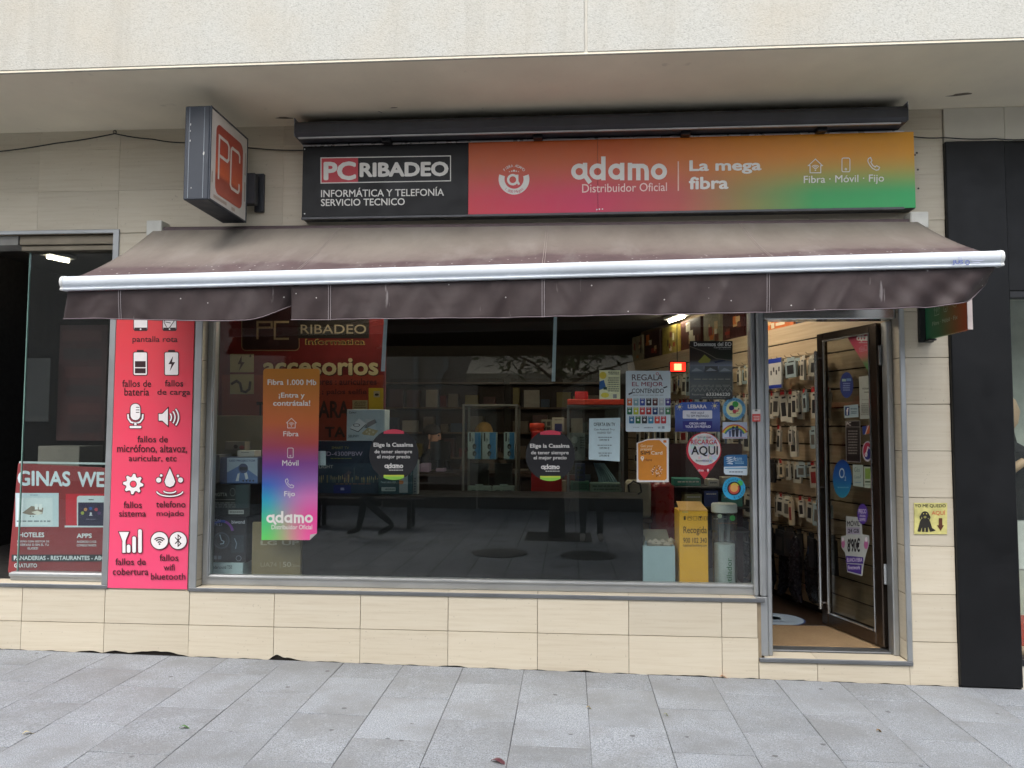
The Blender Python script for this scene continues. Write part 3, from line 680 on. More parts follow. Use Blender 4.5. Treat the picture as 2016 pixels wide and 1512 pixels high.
# valance: two lengths of canvas hanging from the bar, rippled, the left one curling back at its end
def valance(x0, x1, zb, seed, curl_l=0, curl_r=0, flare=0, ripple=None):
    m = M(); n = int((x1-x0)/.012)+2; k = 14; rv_ = random.Random(int(seed*10)); FO = [(rv_.uniform(x0, x1), rv_.uniform(-.16, .16), rv_.uniform(.012, .045), rv_.uniform(-.006, .006), rv_.uniform(0, 1)) for _ in range(int((x1-x0)*13))]
    for j in range(k+1):
        t = j/k
        for i in range(n+1):
            s = i/n; x = x0+(x1-x0)*s; zt = az_front(x)-.074
            b = zb(x); z = zt*(1-t)+b*t
            y = AYF-.020 + t*(.010*math.sin(x*5.2+seed)+.006*math.sin(x*13.1+seed*2)) + .006*t*math.sin(x*31+t*3+seed)
            for fx, sl, wd, am, tc_ in FO:
                e = (x-fx-sl*t)/wd
                if abs(e) < 2.6: y += am*math.exp(-e*e)*math.exp(-((t-tc_)/.55)**2)*min(1, t*3)
            dl, dr = x-x0, x1-x
            if curl_l and dl < .35: q = (1-dl/.35)**2*t; y += .05*q; x -= .045*q*flare
            if curl_r and dr < curl_r: q = (1-dr/curl_r)**1.6*t; y += .10*q; z += .075*q*(1 if not flare else 1.75)
            if ripple: y += ripple(x, t)
            m.v.append((x, y, z))
    for j in range(k):
        for i in range(n):
            a_ = j*(n+1)+i; m.f.append((a_, a_+1, a_+n+2, a_+n+1))
    o = obj('valance', m, CANVAS, aw, True); md = o.modifiers.new('thickness', 'SOLIDIFY'); md.thickness = .0012
    hem = [Vector(m.v[k*(n+1)+i])+Vector((0, -.0022, .004)) for i in range(n+1)]
    obj('hem', M().tube(hem, .0016, 5), paint('8d7f84', .8), aw)
    return m, n, k
XS = F(578, 600, AYF-.02)[0]
v1 = valance(AX0+.01, XS+.03, lambda x: 2.222-.012*(x-AX0)+.006*math.sin(x*4), 1.0, 1, .30, 1)
def rip(x, t):
    q = max(0.0, (x-1.3)/.93); return -.018*t*q*math.sin((x+t*.18)*24)-.01*t*q*math.sin((x-t*.2)*41)
v2 = valance(XS-.015, AX1-.012, lambda x: 2.209+.0065*(x+1.5)**2*.55+(.06*((x-1.75)/.48)**2 if x > 1.75 else 0), 3.3, 0, .16, 0, rip)
for q, (m, n, k) in ((F(240, 600, AYF)[0], v1), (F(652, 600, AYF)[0], v2), (F(1070, 590, AYF)[0], v2), (F(1511, 580, AYF)[0], v2)):
    x0, x1 = m.v[0][0], m.v[n][0]; i = max(0, min(n, round((q-x0)/(x1-x0)*n))); sm = M()
    for dx in (-.006, .006): sm.tube([Vector(m.v[j*(n+1)+i])+Vector((dx, -.0025, 0)) for j in range(k+1)], .0011, 5)
    obj('stitching', sm, paint('a79fa2', .8), aw)
# wall brackets, roller and folding arms
for x in (-2.80, 2.20):
    obj('bracket', M().cbox(x-.055, x+.055, -.11, -.004, az_back(x)-.07, az_back(x)+.034, .006), paint('c6c6be', .5), aw)
obj('roller', M().tube([(-2.74, -.07, az_back(-2.74)-.035), (2.14, -.07, az_back(2.14)-.035)], .032, 14), paint('55484a', .7), aw, True)
for x0, xe, x1 in ((-1.9, -.9, -2.0), (1.3, .3, 1.5)):
    arm = M().tube([(x0, -.06, 2.80), (xe, -.45, 2.58), (x1, -.93, 2.415+.0154*(x1-AX0))], .017, 8); obj('folding_arm', arm, WHITE_AL, aw, True)

# ------------------------------------------------------------------ long grey hood with the awning box above the sign
hd = thing('awning_hood', 'long dark grey metal hood under the soffit above the sign', 'hood', (.1, -.1, 3.5))
GREYM = paint('3a3c43', .42, var=.14, scale=6, grime=.2)
hp = [(-.004, 3.668), (-.17, 3.648), (-.215, 3.628), (-.228, 3.605), (-.228, 3.555), (-.205, 3.532), (-.05, 3.532), (-.05, 3.515), (-.004, 3.515)]
m = M(); K = len(hp)
for x in (-1.795, 2.095): m.v += [(x, y, z) for y, z in hp]
m.f += [(i, (i+1) % K, K+(i+1) % K, K+i) for i in range(K)]+[tuple(range(K)), tuple(range(2*K-1, K-1, -1))]
obj('hood_profile', m, GREYM, hd)
obj('lower_lip', M().cbox(-1.775, 2.06, -.212, -.196, 3.520, 3.5315, .002), paint('a8aaae', .35, metal=.8), hd)
for x in (-1.795, 2.095): obj('end_plate', M().cbox(x-.004 if x < 0 else x+.0005, x-.0005 if x < 0 else x+.004, -.226, -.01, 3.535, 3.655, .001), paint('7d8087', .4), hd)
for x in (-1.2, -.2, .75, 1.6): obj('hanger', M().cbox(x-.03, x+.03, -.16, -.1, 3.505, 3.5318, .003), BLACK, hd)

# ------------------------------------------------------------------ the shop sign
SY = -.10; SF = front(SY)
sg = thing('shop_sign', 'long lit-box shop sign, black panel at one end and orange to green gradient', 'sign', (.2, SY, 3.02))
bx0, bx1, bz0, bz1 = -1.783, 2.182, 3.016, 3.512
obj('sign_box', M().cbox(bx0, bx1, SY+.006, -.004, bz0, bz1, .003), paint('3a3b3f', .5), sg)
XM = F(922, 350, SY)[0]; XJ = F(1177, 350, SY)[0]
bp = obj('black_panel', M().cbox(bx0+.002, XM-.001, SY, SY+.005, bz0+.012, bz1-.004, .001), paint('0c0c0e', .35, var=.12, scale=4, spec=.25), sg)
grad = gradient('sign_print', [(0, 'c4561f'), (.35, 'c85a12'), (.62, 'd6800e'), (1, 'e39c12')], .38, [(0, 'cf2a3e'), (.28, 'c81f52'), (.48, 'b84a44'), (.62, '8f7f3c'), (.78, '2fa052'), (1, '28ac5e')], (XM-.2, bx1-.2, bz0-3.02, bz1-3.02))
# the box print continues over both sheets, so both share the sign's origin
p1 = obj('print_panel', M().cbox(XM+.0005, XJ-.001, SY-.0015, SY+.005, bz0+.008, bz1-.004, .001), grad, sg)
p2 = obj('print_panel', M().cbox(XJ+.001, bx1-.001, SY-.0018, SY+.005, bz0+.004, bz1-.003, .001), grad, sg)
obj('top_channel', M().cbox(bx0+.003, bx1-.06, SY-.006, SY+.02, bz1-.003, bz1+.008, .002), paint('b4b6b8', .3, metal=.7), sg)
obj('bottom_channel', M().cbox(bx0, bx1-.07, SY-.005, SY+.02, bz0-.006, bz0+.010, .002), paint('4a4b4f', .4), sg)
for px, py in ((1180, 412), (1186, 412), (1175, 413), (600, 294), (600, 421)):
    u, v = F(px, py, SY); obj('screw', M().lathe([(.005, 0), (.004, -.003)], (u, SY-.0018, v), 8, 'Y'), paint('c9c9c9', .3, metal=1), sg)
W = 'e4e2dc'
a = Art(SF, bp, .0006, 'lettering')
a.rect('c0303d', 633, 311, 705, 360); a.line(W, [(632, 311), (887, 307), (887, 356), (632, 360.5)], 1.8, True)
a.text(W, 'PC', 637, 318, 701, 355, .04, -.013); a.text(W, 'RIBADEO', 708, 319, 883, 348, .042, -.013)
a.text(W, 'INFORMÁTICA Y TELEFONÍA', 632, 369, 874, 387, .013, -.012); a.text(W, 'SERVICIO TECNICO', 632, 391, 797, 405, .016, -.012); a.done()
a = Art(SF, p1, .0022, 'lettering')
a.arc(W, 1012, 353, 24.5, 11.5, 162, 378, 40); a.arc(W, 1009.5, 354, 9, 4.6, 0, 360); a.line(W, [(1018.5, 345), (1018.5, 357), (1021.5, 363)], 4.4)
a.arctext(W, 'FIBRA ADAMO', 1012, 353, 26.5, 5.6, 140, 40); a.arctext('c04a50', '1.000 Megas', 1012, 353, 24.5, 5.6, 226, 314, .01, True)
for i, q in enumerate((1, 1.5, 2.4, 1.5, 1)): a.disc(W, 1012+(i-2)*4.4, 336.5+abs(i-2)*.9, q, n=5)
a.done()
a = Art(SF, p2, .0022, 'lettering')
ic_adamo(a, W, 1124, 310, 1313, 353.5); a.text('f0cfc8', 'Distribuidor Oficial', 1146, 361, 1313, 378, .006, -.02); a.rect('eac4b4', 1334, 318, 1336.5, 376)
a.text(W, 'La mega', 1357, 315, 1499, 343, .03, -.012); a.text(W, 'fibra', 1356, 348, 1434, 373, .03, -.012)
ic_house(a, W, 1605, 327, 13.5, 1.7); ic_mobile(a, W, 1665, 325, 13.5, 1.7); ic_phone(a, W, 1719, 323, 12.5, 1.7)
a.text(W, 'Fibra · Móvil · Fijo', 1582, 345, 1740, 364, .008, -.02); a.done()

# ------------------------------------------------------------------ blade sign PC
PX1, PX0, PYF, PYB, PZ0, PZ1 = -2.155, -2.316, -.655, -.12, 2.988, 3.565
ps = thing('projecting_sign', 'grey box sign reading PC in orange, projecting from the wall', 'sign', (-2.23, -.12, 2.988))
obj('sign_case', M().cbox(PX0, PX1-.004, PYF, PYB, PZ0, PZ1, .006), paint('2c323b', .5, var=.12, scale=5, grime=.12), ps)
obj('rim', M().cbox(PX1-.0039, PX1+.004, PYF, PYF+.012, PZ0, PZ1, .002).cbox(PX1-.0038, PX1+.0041, PYB-.012, PYB, PZ0, PZ1, .002).cbox(PX1-.0037, PX1+.0039, PYF+.012, PYB-.012, PZ0, PZ0+.012, .002).cbox(PX1-.0036, PX1+.0038, PYF+.012, PYB-.012, PZ1-.012, PZ1, .002), paint('3c4149', .4), ps)
for x in (PX0+.028, PX1-.04): obj('case_seam', M().box(x, x+.0025, PYF-.0008, PYF+.002, PZ0+.01, PZ1-.01), paint('8f979e', .5), ps)
for x, z, s in ((PX0+.036, 3.45, .008), (PX0+.036, 3.41, .006), (PX0+.036, 3.35, .007), (PX1-.038, 3.27, .012), (PX0+.05, 3.06, .005)):
    obj('paint_chip', M().prism(front(PYF), [(x+s*.4*math.cos(k)*(1+.3*math.sin(2*k)), z+s*math.sin(k)) for k in [i*.8 for i in range(8)]], .0003, .0009), ink('c9c8c2'), ps)
obj('wall_bracket', M().cbox(-2.14, -2.075, -.03, -.004, 3.09, 3.355, .004).cbox(-2.26, -2.10, -.121, -.058, 3.12, 3.33, .004), paint('2f3136', .5), ps)
PP = Plane((PX1, 0, 0), (0, 1, 0)); PP.n = Vector((1, 0, 0))
fo = obj('face', M().box(PX1-.0038, PX1+.001, PYF+.0125, PYB-.0125, PZ0+.0125, PZ1-.0125), paint('d8d3cb', .4, var=.06, scale=6), ps)
class UV(Art):
    def P(s, q): return q
def key_grad():
    n = N('orange_key_print'); tc = n.new('TexCoord'); sp = n.new('SeparateXYZ'); n.link(tc.outputs['Object'], sp.inputs[0])
    t = n.math('DIVIDE', n.math('SUBTRACT', sp.outputs[2], .08), .42, True); a_ = n.noise(n.coord(), 9, 4)
    c = n.ramp(t, [(0, lin('b85a48')), (.22, lin('a84a38')), (.30, lin('dd6a3e')), (.6, lin('c4543c')), (1, lin('ad4a3c'))])
    return n.out(n.mix(n.ramp(a_, [(.4, (0,)*3), (.7, (.12,)*3)]), c, lin('d9a090')), .4)
def flip(pts): return pts
zc0, zc1 = PZ0+.085, PZ1-.085
obj('key', M().prism(PP, rrect(PYF+.075, zc0-.02, PYB-.075, zc1+.01, .05, 6), .0012, .0018), key_grad(), fo)
a = UV(PP, fo, .0024, 'lettering')
a.line('e6ded4', [(-.54, zc0+.08), (-.54, zc1-.06), (-.425, zc1-.06), (-.405, zc1-.08), (-.405, zc1-.16), (-.425, zc1-.18), (-.525, zc1-.18)], .020)
a.line('e6ded4', [(-.245, zc1-.125), (-.245, zc1-.085), (-.262, zc1-.068), (-.355, zc1-.068), (-.372, zc1-.085), (-.372, zc0+.095), (-.355, zc0+.078), (-.262, zc0+.078), (-.245, zc0+.095), (-.245, zc0+.135)], .020)
for y0, y1, z0, z1 in ((-.60, -.42, PZ0+.03, PZ0+.05), (-.35, -.30, PZ0+.025, PZ0+.045), (-.165, -.15, zc0+.05, zc0+.18), (-.165, -.15, zc1-.18, zc1-.03), (-.628, -.615, zc0+.03, zc0+.1)): a.rect('b9a99a', y0, z0, y1, z1)
a.done()

# ------------------------------------------------------------------ small blade sign by the door
bs = thing('projecting_sign', 'small green to orange projecting sign under the awning end', 'sign', (2.26, 0, 2.19))
BX, BF, BB, BZ0, BZ1 = 2.262, -.548, -.035, 2.19, 2.62
obj('wall_bracket', M().cbox(2.216, 2.30, -.034, -.003, 2.175, 2.63, .003), paint('17181b', .45), bs)
BL = Plane((BX-.012, 0, 0), (0, -1, 0)); BL.n = Vector((-1, 0, 0))
def blade_grad():
    n = N('blade_print'); tc = n.new('TexCoord'); sp = n.new('SeparateXYZ'); n.link(tc.outputs['Object'], sp.inputs[0])
    t = n.math('MULTIPLY', sp.outputs[1], -1.9, True)
    return n.out(n.ramp(t, [(.05, lin('2f7d58')), (.4, lin('4d7a4c')), (.7, lin('8a6a3a')), (1, lin('b8552f'))]), .5)
bo = obj('board', M().cbox(BX-.012, BX+.012, BF, BB, BZ0, BZ1, .002), blade_grad(), bs)
obj('edge_strip', M().cbox(BX-.014, BX+.014, BF-.006, BF-.0003, BZ0-.001, BZ1+.001, .001), paint('c8bcb8', .4), bs)
obj('foot_clip', M().cbox(BX-.02, BX+.02, -.11, -.0352, BZ0-.012, BZ0-.0005, .002), BLACK, bs)
a = UV(BL, bo, .0006, 'lettering')
class _S:  # icons are drawn y-down: flip in v
    pass
def flipped(art, cy):
    P0 = art.P; art.P = lambda q: (q[0], 2*cy-q[1]); return art
a2 = flipped(UV(BL, bo, .0006, 'print'), 2.36)
ic_house(a2, 'a9bda0', .19, 2.36-.0, .035, .004); ic_mobile(a2, 'a9bda0', .30, 2.355, .035, .004); ic_phone(a2, 'c9b98f', .40, 2.35, .032, .004)
a2.text('b9c8a8', 'Fibra · Móbil · Fix', .13, 2.43, .44, 2.455, .01); a2.done()

# ------------------------------------------------------------------ red repair panel on the pilaster
RP = front(-.002)
pts = [(231, 600), (386, 600), (369.5, 1157.5), (213, 1157)]
u0, v0 = RP.uv(213, 1157); u1 = RP.uv(369.5, 1157)[0]
n = N('red_panel_print'); tc = n.new('TexCoord'); sp = n.new('SeparateXYZ'); n.link(tc.outputs['Object'], sp.inputs[0])
t = n.math('DIVIDE', sp.outputs[2], 1.85, True)
redm = n.out(n.mix(n.ramp(n.noise(n.coord(), 8, 5), [(.4, (0,)*3), (.75, (.08,)*3)]), n.ramp(t, [(0, lin('e44a74')), (.5, lin('df4560')), (1, lin('d63e42'))]), (.25, .2, .2)), .35)
rp = obj('repair_panel', M().cbox(u0, u1, -.010, -.0025, v0, 2.44, .0012), redm)
tag(rp, 'tall red panel listing phone faults with black and white icons', 'panel')
a = Art(front(-.010), rp, .0008, 'lettering'); K_, Wt = '33191d', 'e9e4e4'
def lab(s, x0, y0, x1, y1): a.text(K_, s, x0, y0, x1, y1, .008, .004)
def edged(pts, e=1.6):
    a.line(K_, pts, e*2, True); a.poly(Wt, pts)
for x in (277, 334):
    edged(rrect(x-13, 598, x+13, 650, 3), 1.4)
    a.disc(K_, x, 648, 1.6, n=8) if False else None
a.rect(K_, 264.5, 645, 289.5, 651.5); a.rect(K_, 321.5, 645, 346.5, 651.5); a.disc(Wt, 277, 648, 1.6, n=10); a.disc(Wt, 334, 648, 1.6, n=10)
for L in ([(324, 606), (330, 622), (323, 634), (328, 644)], [(345, 612), (337, 624), (343, 632), (334, 645)], [(330, 622), (338, 624)], [(326, 634), (336, 636)]): a.line(K_, L, 1.4)
lab('pantalla rota', 261, 662, 350, 677)
for x in (276.5, 338):
    a.rect(K_, x-7, 689, x+7, 695, 2); a.line(K_, rrect(x-13, 694, x+13, 738, 2.5), 3.4, True); a.rect(Wt, x-13, 694, x+13, 738, 2.5)
a.rect(K_, 266, 711, 287, 723); a.rect(K_, 266, 725, 287, 735); a.poly(K_, [(341, 701), (332, 717), (338, 717), (334.5, 731), (345, 713), (339, 713)])
lab('fallos de', 241, 748, 298, 762); lab('batería', 245, 764, 294, 779); lab('fallos', 325, 748, 361, 761); lab('de carga', 310, 766, 375, 781)
edged(rrect(257.5, 795, 276.5, 827, 9)); a.line(K_, [(252.5, 815), (253, 824), (258, 831), (267, 833.5), (276, 831), (281, 824), (281.5, 815)], 6); a.line(Wt, [(252.5, 816), (253, 824), (258, 831), (267, 833.5), (276, 831), (281, 824), (281.5, 816)], 3.2)
a.rect(K_, 263, 832, 271, 841); a.rect(Wt, 264.6, 832, 269.4, 841); edged(rrect(255.5, 838.5, 279, 843, 2), 1.2)
for y in (802, 807, 812): a.rect(K_, 268, y-.7, 275, y+.7)
edged([(313, 815), (320, 815), (331, 804), (331, 838), (320, 828), (313, 828)])
for r in (11, 18, 25): a.arc(K_, 327, 821.5, r, 5.4, -42, 42, 12); a.arc(Wt, 327, 821.5, r, 2.9, -40, 40, 12)
lab('fallos de', 271, 858, 331, 871); lab('micrófono, altavoz,', 231, 875, 369, 893); lab('auricular, etc', 254, 896, 348, 910)
# settings wheel
g = []
for i in range(32):
    q = 2*math.pi*i/32; r = 20 if (i % 4) in (0, 1) else 14.5; g.append((263+r*math.cos(q), 953+r*math.sin(q)))
edged(g, 1.4); a.disc(K_, 263, 953, 7); a.disc('e0405a', 263, 953, 5.4)
dp = [(335, 922), (341, 936), (345.5, 948), (342, 956), (335, 959), (328, 956), (324.5, 948), (329, 936)]; edged(dp)
for x, y, r in ((313, 945, 5), (356, 945, 5), (318, 936, 2.6), (351, 937, 2.6)): a.disc(K_, x, y, r+1.4, n=16); a.disc(Wt, x, y, r, n=16)
for rx, ry, yy in ((26, 11, 966), (12, 4.5, 966)):
    P_ = [(335+rx*math.cos(math.radians(k)), yy+ry*math.sin(math.radians(k))) for k in range(10, 171, 16)]; a.line(K_, P_, 5); a.line(Wt, P_, 2.5)
lab('fallos', 244, 987, 280, 1000); lab('sistema', 235, 1005, 288, 1017); lab('telefono', 308, 986, 366, 999); lab('mojado', 309, 1005, 363, 1019)
edged([(235, 1047), (255, 1047), (250, 1059), (248, 1065), (248, 1088), (242, 1088), (242, 1065), (240, 1059)], 1.4)
for x, y in ((254, 1072), (265, 1056), (276.5, 1042)): edged(rrect(x-3.6, y, x+3.6, 1088, 3), 1.4)
for x in (315, 351.5): a.disc(K_, x, 1064, 18.4); a.disc(Wt, x, 1064, 16.6)
for r in (4.5, 9, 13): a.arc(K_, 315, 1071, r, 2.6, 42, 138, 10)
a.disc(K_, 315, 1071, 1.8, n=10); a.line(K_, [(346, 1058), (357, 1070), (351.5, 1075), (351.5, 1053), (357, 1058), (346, 1070)], 1.9)
lab('fallos de', 228, 1099, 288, 1112); lab('cobertura', 223, 1118, 293, 1132); lab('fallos', 315, 1091, 352, 1104); lab('wifi', 323, 1110, 345, 1123); lab('bluetooth', 298, 1128, 366, 1141); a.done()

# ------------------------------------------------------------------ things on the wall to the right of the door
dg, a = card('dog_plaque', 'small yellow plaque with a black dog fixed beside the door', 'plaque', front(-.002), [(1799, 990), (1864, 990), (1863.5, 1051.5), (1799.5, 1051.5)], paint('c9c27c', .35, var=.2, scale=20), th=.006)
a.pl = front(-.0095); a.d = .0006; D = '2a2620'
a.text(D, 'YO ME QUEDO', 1800.5, 992.5, 1862, 1000, .02); a.text('c4704a', 'AQUÍ', 1834, 1004, 1861, 1015, .02)
a.disc(D, 1821, 1014, 8, 7.5); a.poly(D, [(1813, 1012), (1810, 1017), (1811, 1024), (1814, 1020)]); a.poly(D, [(1829, 1012), (1832, 1018), (1830, 1024), (1827, 1019)])
a.disc(D, 1821, 1029, 10, 10.5); a.poly(D, [(1811, 1026), (1806, 1046), (1812, 1047), (1817, 1032)]); a.poly(D, [(1831, 1026), (1837, 1046), (1831, 1047), (1825, 1032)]); a.rect(D, 1815, 1034, 1820, 1047); a.rect(D, 1822, 1034, 1827, 1047)
a.poly(D, [(1830, 1036), (1842, 1044), (1838, 1046), (1829, 1041)]); a.disc('8b8648', 1821, 1018, 3, 2.4, 12); a.disc('d9d06a', 1818, 1011.5, 1, n=8); a.disc('d9d06a', 1824, 1011.5, 1, n=8)
a.poly('5b3320', [(1848, 1020), (1855, 1020), (1855, 1034), (1858.5, 1034), (1851.5, 1045), (1844.5, 1034), (1848, 1034)]); a.done()
for i, (px, py) in enumerate(((1807, 334), (1808, 371), (1805, 301), (1801, 305))):
    u, v = F(px, py, -.001); obj('fixing_hole', M().lathe([(.007, -.0006), (.006, -.0011)], (u, -.001, v), 8, 'Y'), ink('2e2820'), wall_o)
st, a = card('frame_sticker', 'small red and white sticker on the steel mullion by the door', 'sticker', front(.019), R(1481, 806, 1497, 830), 'd3443f'); a.rect('dcd8d2', 1481, 806, 1497, 815); a.rect('3a2c2a', 1486, 807.5, 1491, 809.5); a.scribble('e8d0c8', 1483, 818, 1495, 828, 3, 4); a.done()
# cable along the wall under the soffit
def cable(name, label, pts, r, mat):
    P_ = [(*[q for q in (F(px, py, Y)[0], Y, F(px, py, Y)[1])],) for px, py, Y in pts]
    S = []
    for p_, q_ in zip(P_, P_[1:]):
        for k in range(6): t = k/6; s_ = -.006*math.sin(math.pi*t); S.append((p_[0]+(q_[0]-p_[0])*t, p_[1]+(q_[1]-p_[1])*t, p_[2]+(q_[2]-p_[2])*t+s_))
    S.append(P_[-1]); return tag(obj(name, M().tube(S, r, 6), mat, smooth=True), label, 'cable')
c_ = cable('wall_cable', 'thin black cable draped from a hook along the wall above the left window', [(-20, 300, -.02), (110, 282, -.02), (226, 263, -.02), (300, 274, -.02), (365, 281, -.02), (490, 291, -.02), (598, 296, -.02)], .0042, BLACK)
cable('wall_cable', 'short black cable from the sign end past the black pillar', [(1797, 269, -.02), (1860, 271, -.036), (1960, 273, -.036), (2030, 274, -.04)], .0042, BLACK)
u, v = F(226, 263, -.02); obj('hook', M().tube([(u+.012*math.cos(k), -.02, v+.012+.012*math.sin(k)) for k in [i*.8 for i in range(9)]], .003, 6).tube([(u, -.02, v+.02), (u, -.001, v+.02)], .003, 6), paint('5c5a54', .4, metal=.8), c_)
for p0, p1, k in (((1275, 1310), (1330, 1318), 1), ((1410, 1306), (1440, 1320), 2)): pass
# ------------------------------------------------------------------ stickers and papers on the glass of the big window
GP = front(GY)
def sheet_grad(name, left, right, h, w_):
    n = N(name); tc = n.new('TexCoord'); sp = n.new('SeparateXYZ'); n.link(tc.outputs['Object'], sp.inputs[0])
    t = n.math('DIVIDE', sp.outputs[2], h, True); x = n.math('ADD', n.math('DIVIDE', sp.outputs[0], w_), .5, True)
    A, B = n.ramp(t, [(p, lin(c)) for p, c in left]), n.ramp(t, [(p, lin(c)) for p, c in right])
    return n.out(n.mix(n.ramp(x, [(.05, (0,)*3), (.95, (1,)*3)], 'EASE'), A, B), .35)
bm_ = sheet_grad('fibre_banner_print', [(0, '62c95f'), (.10, '4fc07c'), (.24, '2c9fc0'), (.33, '3f6fc0'), (.44, '74449a'), (.56, 'a8485e'), (.70, 'c9683a'), (1, 'c8802f')], [(0, 'ee5aa0'), (.15, 'ea4f9c'), (.26, 'd878b8'), (.36, '9a6ab0'), (.46, '8a4a92'), (.58, 'bb5048'), (.72, 'd07038'), (1, 'cc8530')], 1.14, .385)
bn, a = card('window_banner', 'tall rounded gradient banner orange to green on the window, bottom corner curling', 'banner', GP, [(515, 1063), (610, 1063), (624, 1050), (629.5, 730), (626, 726), (522, 726), (518.5, 730)], bm_)
Wt = 'ece8e2'
a.text(Wt, 'Fibra 1.000 Mb', 527, 747, 623, 758, .02, .004); a.text(Wt, '¡Entra y', 549, 773, 600, 786, .02); a.text(Wt, 'contrátala!', 538, 788, 611, 799, .02)
ic_house(a, Wt, 574, 833, 9.5, 1.1); a.text(Wt, 'Fibra', 558, 849, 588, 859, .01); ic_mobile(a, Wt, 572, 891.5, 9.5, 1.1); a.text(Wt, 'Móvil', 556, 906, 588, 917, .01); ic_phone(a, Wt, 570, 951.5, 9, 1.1); a.text(Wt, 'Fijo', 560, 967, 581, 980, .01)
ic_adamo(a, Wt, 525, 1007, 616, 1029); a.text(Wt, 'Distribuidor Oficial', 535, 1033, 615, 1042, .008); a.done()
obj('curled_corner', M().add([GP.at(*GP.uv(610, 1063), .0025), GP.at(*GP.uv(624, 1050), .0025), GP.at(*GP.uv(612, 1052), .016)], [(0, 1, 2)]), ink('d8d4d0'), bn)
for cx, cy, lbl in ((775.5, 895, 'round black sticker on the window in front of the boxed television'), (1083.5, 897, 'round black sticker on the window in front of the red cabinet')):
    o, a = card('round_sticker', lbl, 'sticker', GP, circ(cx, cy, 48.5, 50, 48), '232326', 'round black stickers on the window')
    cap = lambda s: [(cx+20*q, cy+s*41) for q in (-1, 1)]+[(cx+20*q/10, cy+s*50*math.sqrt(max(0, 1-(20*q/485)**2))) for q in range(10, -11, -2)]
    a.poly('e04a60', cap(-1)); a.poly('8fc94e', cap(1)); a.poly('c7d34a', [(cx-20, cy+40), (cx+20, cy+40), (cx+20, cy+43), (cx-20, cy+43)])
    a.text(Wt, 'Elige la Caaalma', cx-40, cy-23.5, cx+38, cy-13, .028); a.text(Wt, 'de tener siempre', cx-38, cy-9.5, cx+36, cy-.5, .018); a.text(Wt, 'el mejor precio', cx-33, cy+.5, cx+32, cy+9.5, .018)
    ic_adamo(a, Wt, cx-18, cy+17, cx+18, cy+26.5); a.scribble(Wt, cx-10, cy+29, cx+18, cy+32, 1, 3); a.done()
o, a = card('offer_paper', 'pale printed sheet of television offers taped to the window', 'paper', GP, [(1160, 824), (1221, 822.5), (1220, 908.5), (1159, 904.5)], 'c3d8dc')
a.text('26302f', 'OFERTA EN TV', 1169, 832, 1211, 839, .02); a.text('3a4547', 'Con Android Tv y', 1169.5, 843.5, 1210, 848.5, .012); a.text('3a4547', 'NUEVO TDT', 1176, 850, 1204, 854, .012)
for i, (s, y) in enumerate((('50" desde', 861), ('43" desde', 876.5), ('65" desde', 892))): a.scribble('5a6668', 1176, y-1.6, 1204, y+1.6, 1, i)
a.text('3a4547', '249,90 €', 1180, 864, 1199.5, 868.5, .015); a.text('3a4547', '239,90 €', 1180, 880, 1199.5, 884.5, .015); a.text('3a4547', '379,90 €', 1180, 895, 1199.5, 899.5, .015); a.done()
o, a = card('yellow_flyer', 'small pale yellow flyer taped above the television offer sheet', 'flyer', GP, R(1180, 729, 1221, 786), 'dfe3b8')
a.disc('dcc84a', 1187, 739, 7, 7); a.poly('33639b', [(1180, 751), (1189, 748), (1193, 763), (1180, 768)]); a.rect('2c4a3c', 1188, 762, 1195, 767); a.disc('ded24e', 1191, 778, 8, 5); a.rect('8a8f8a', 1207, 776, 1214, 784)
a.scribble('4c5a4c', 1197, 731, 1219, 738, 2, 1); a.scribble('8a907a', 1196, 742, 1219, 772, 7, 2); a.done()
o, a = card('gift_card_poster', 'white poster with rows of small coloured cards on the window', 'poster', GP, rrect(1232, 730, 1320, 850, 3), 'cfdde2')
a.text('5b4a4a', 'REGALA', 1244, 737, 1305, 749, .01); a.text('8c2a48', 'EL MEJOR', 1244, 752, 1305, 763, .012); a.text('26282e', 'CONTENIDO', 1244, 765, 1307, 774, .012)
a.arc('c0404a', 1294, 736, 2.4, 1); a.poly('26282e', [(1237, 775), (1244, 772), (1246, 774), (1238, 778)]); a.poly('26282e', [(1305, 763), (1313, 760), (1314, 762), (1307, 765)]); a.scribble('8e8e92', 1245, 777, 1306, 779, 1, 1)
C3 = [['c4673c', '7fa4a8', '30489a', '23242a', '5a2c2c', 'b8c0c4', '463a86'], ['1e6a44', 'b4bd35', 'c33a34', 'a8262a', '1f3c6e', '8f979c', '3a7a4c'], ['2a6a94', '2a6a38', '262c32', '3a86a8', 'c8483a', 'b8333c', '57925c']]
for r_, rowc in enumerate(C3):
    y = 784+r_*17.6
    for i, c in enumerate(rowc):
        x = 1234.5+i*12.55+(4 if r_ == 2 else 0)
        if x+10 > 1320: continue
        a.rect(c, x, y, x+10, y+14.5, 1.2); a.disc('d5dad8', x+5, y+7.5, 2.4, n=7+i); a.rect('e6e6e2', x+1.5, y+1, x+8, y+2.2)
a.scribble('8b98a0', 1267, 840, 1286, 844, 1, 7); a.scribble('a5b2b8', 1246, 840, 1258, 843, 1, 8); a.rect('8b98a0', 1303, 839, 1308, 844); a.rect('9fb0b4', 1295, 840, 1300, 843.5); a.done()
o, a = card('prepaid_sim_poster', 'blue landscape sheet offering prepaid sim, on the window', 'poster', GP, [(1329, 799), (1343, 792), (1417, 791), (1418, 850), (1329, 850)], sheet_grad('blue_sheet', [(0, '2b2f6c'), (.4, '4a5f9e'), (1, '3f62ae')], [(0, '2b2f6c'), (.5, '5a6ca8'), (1, '3a56a4')], .2, .3))
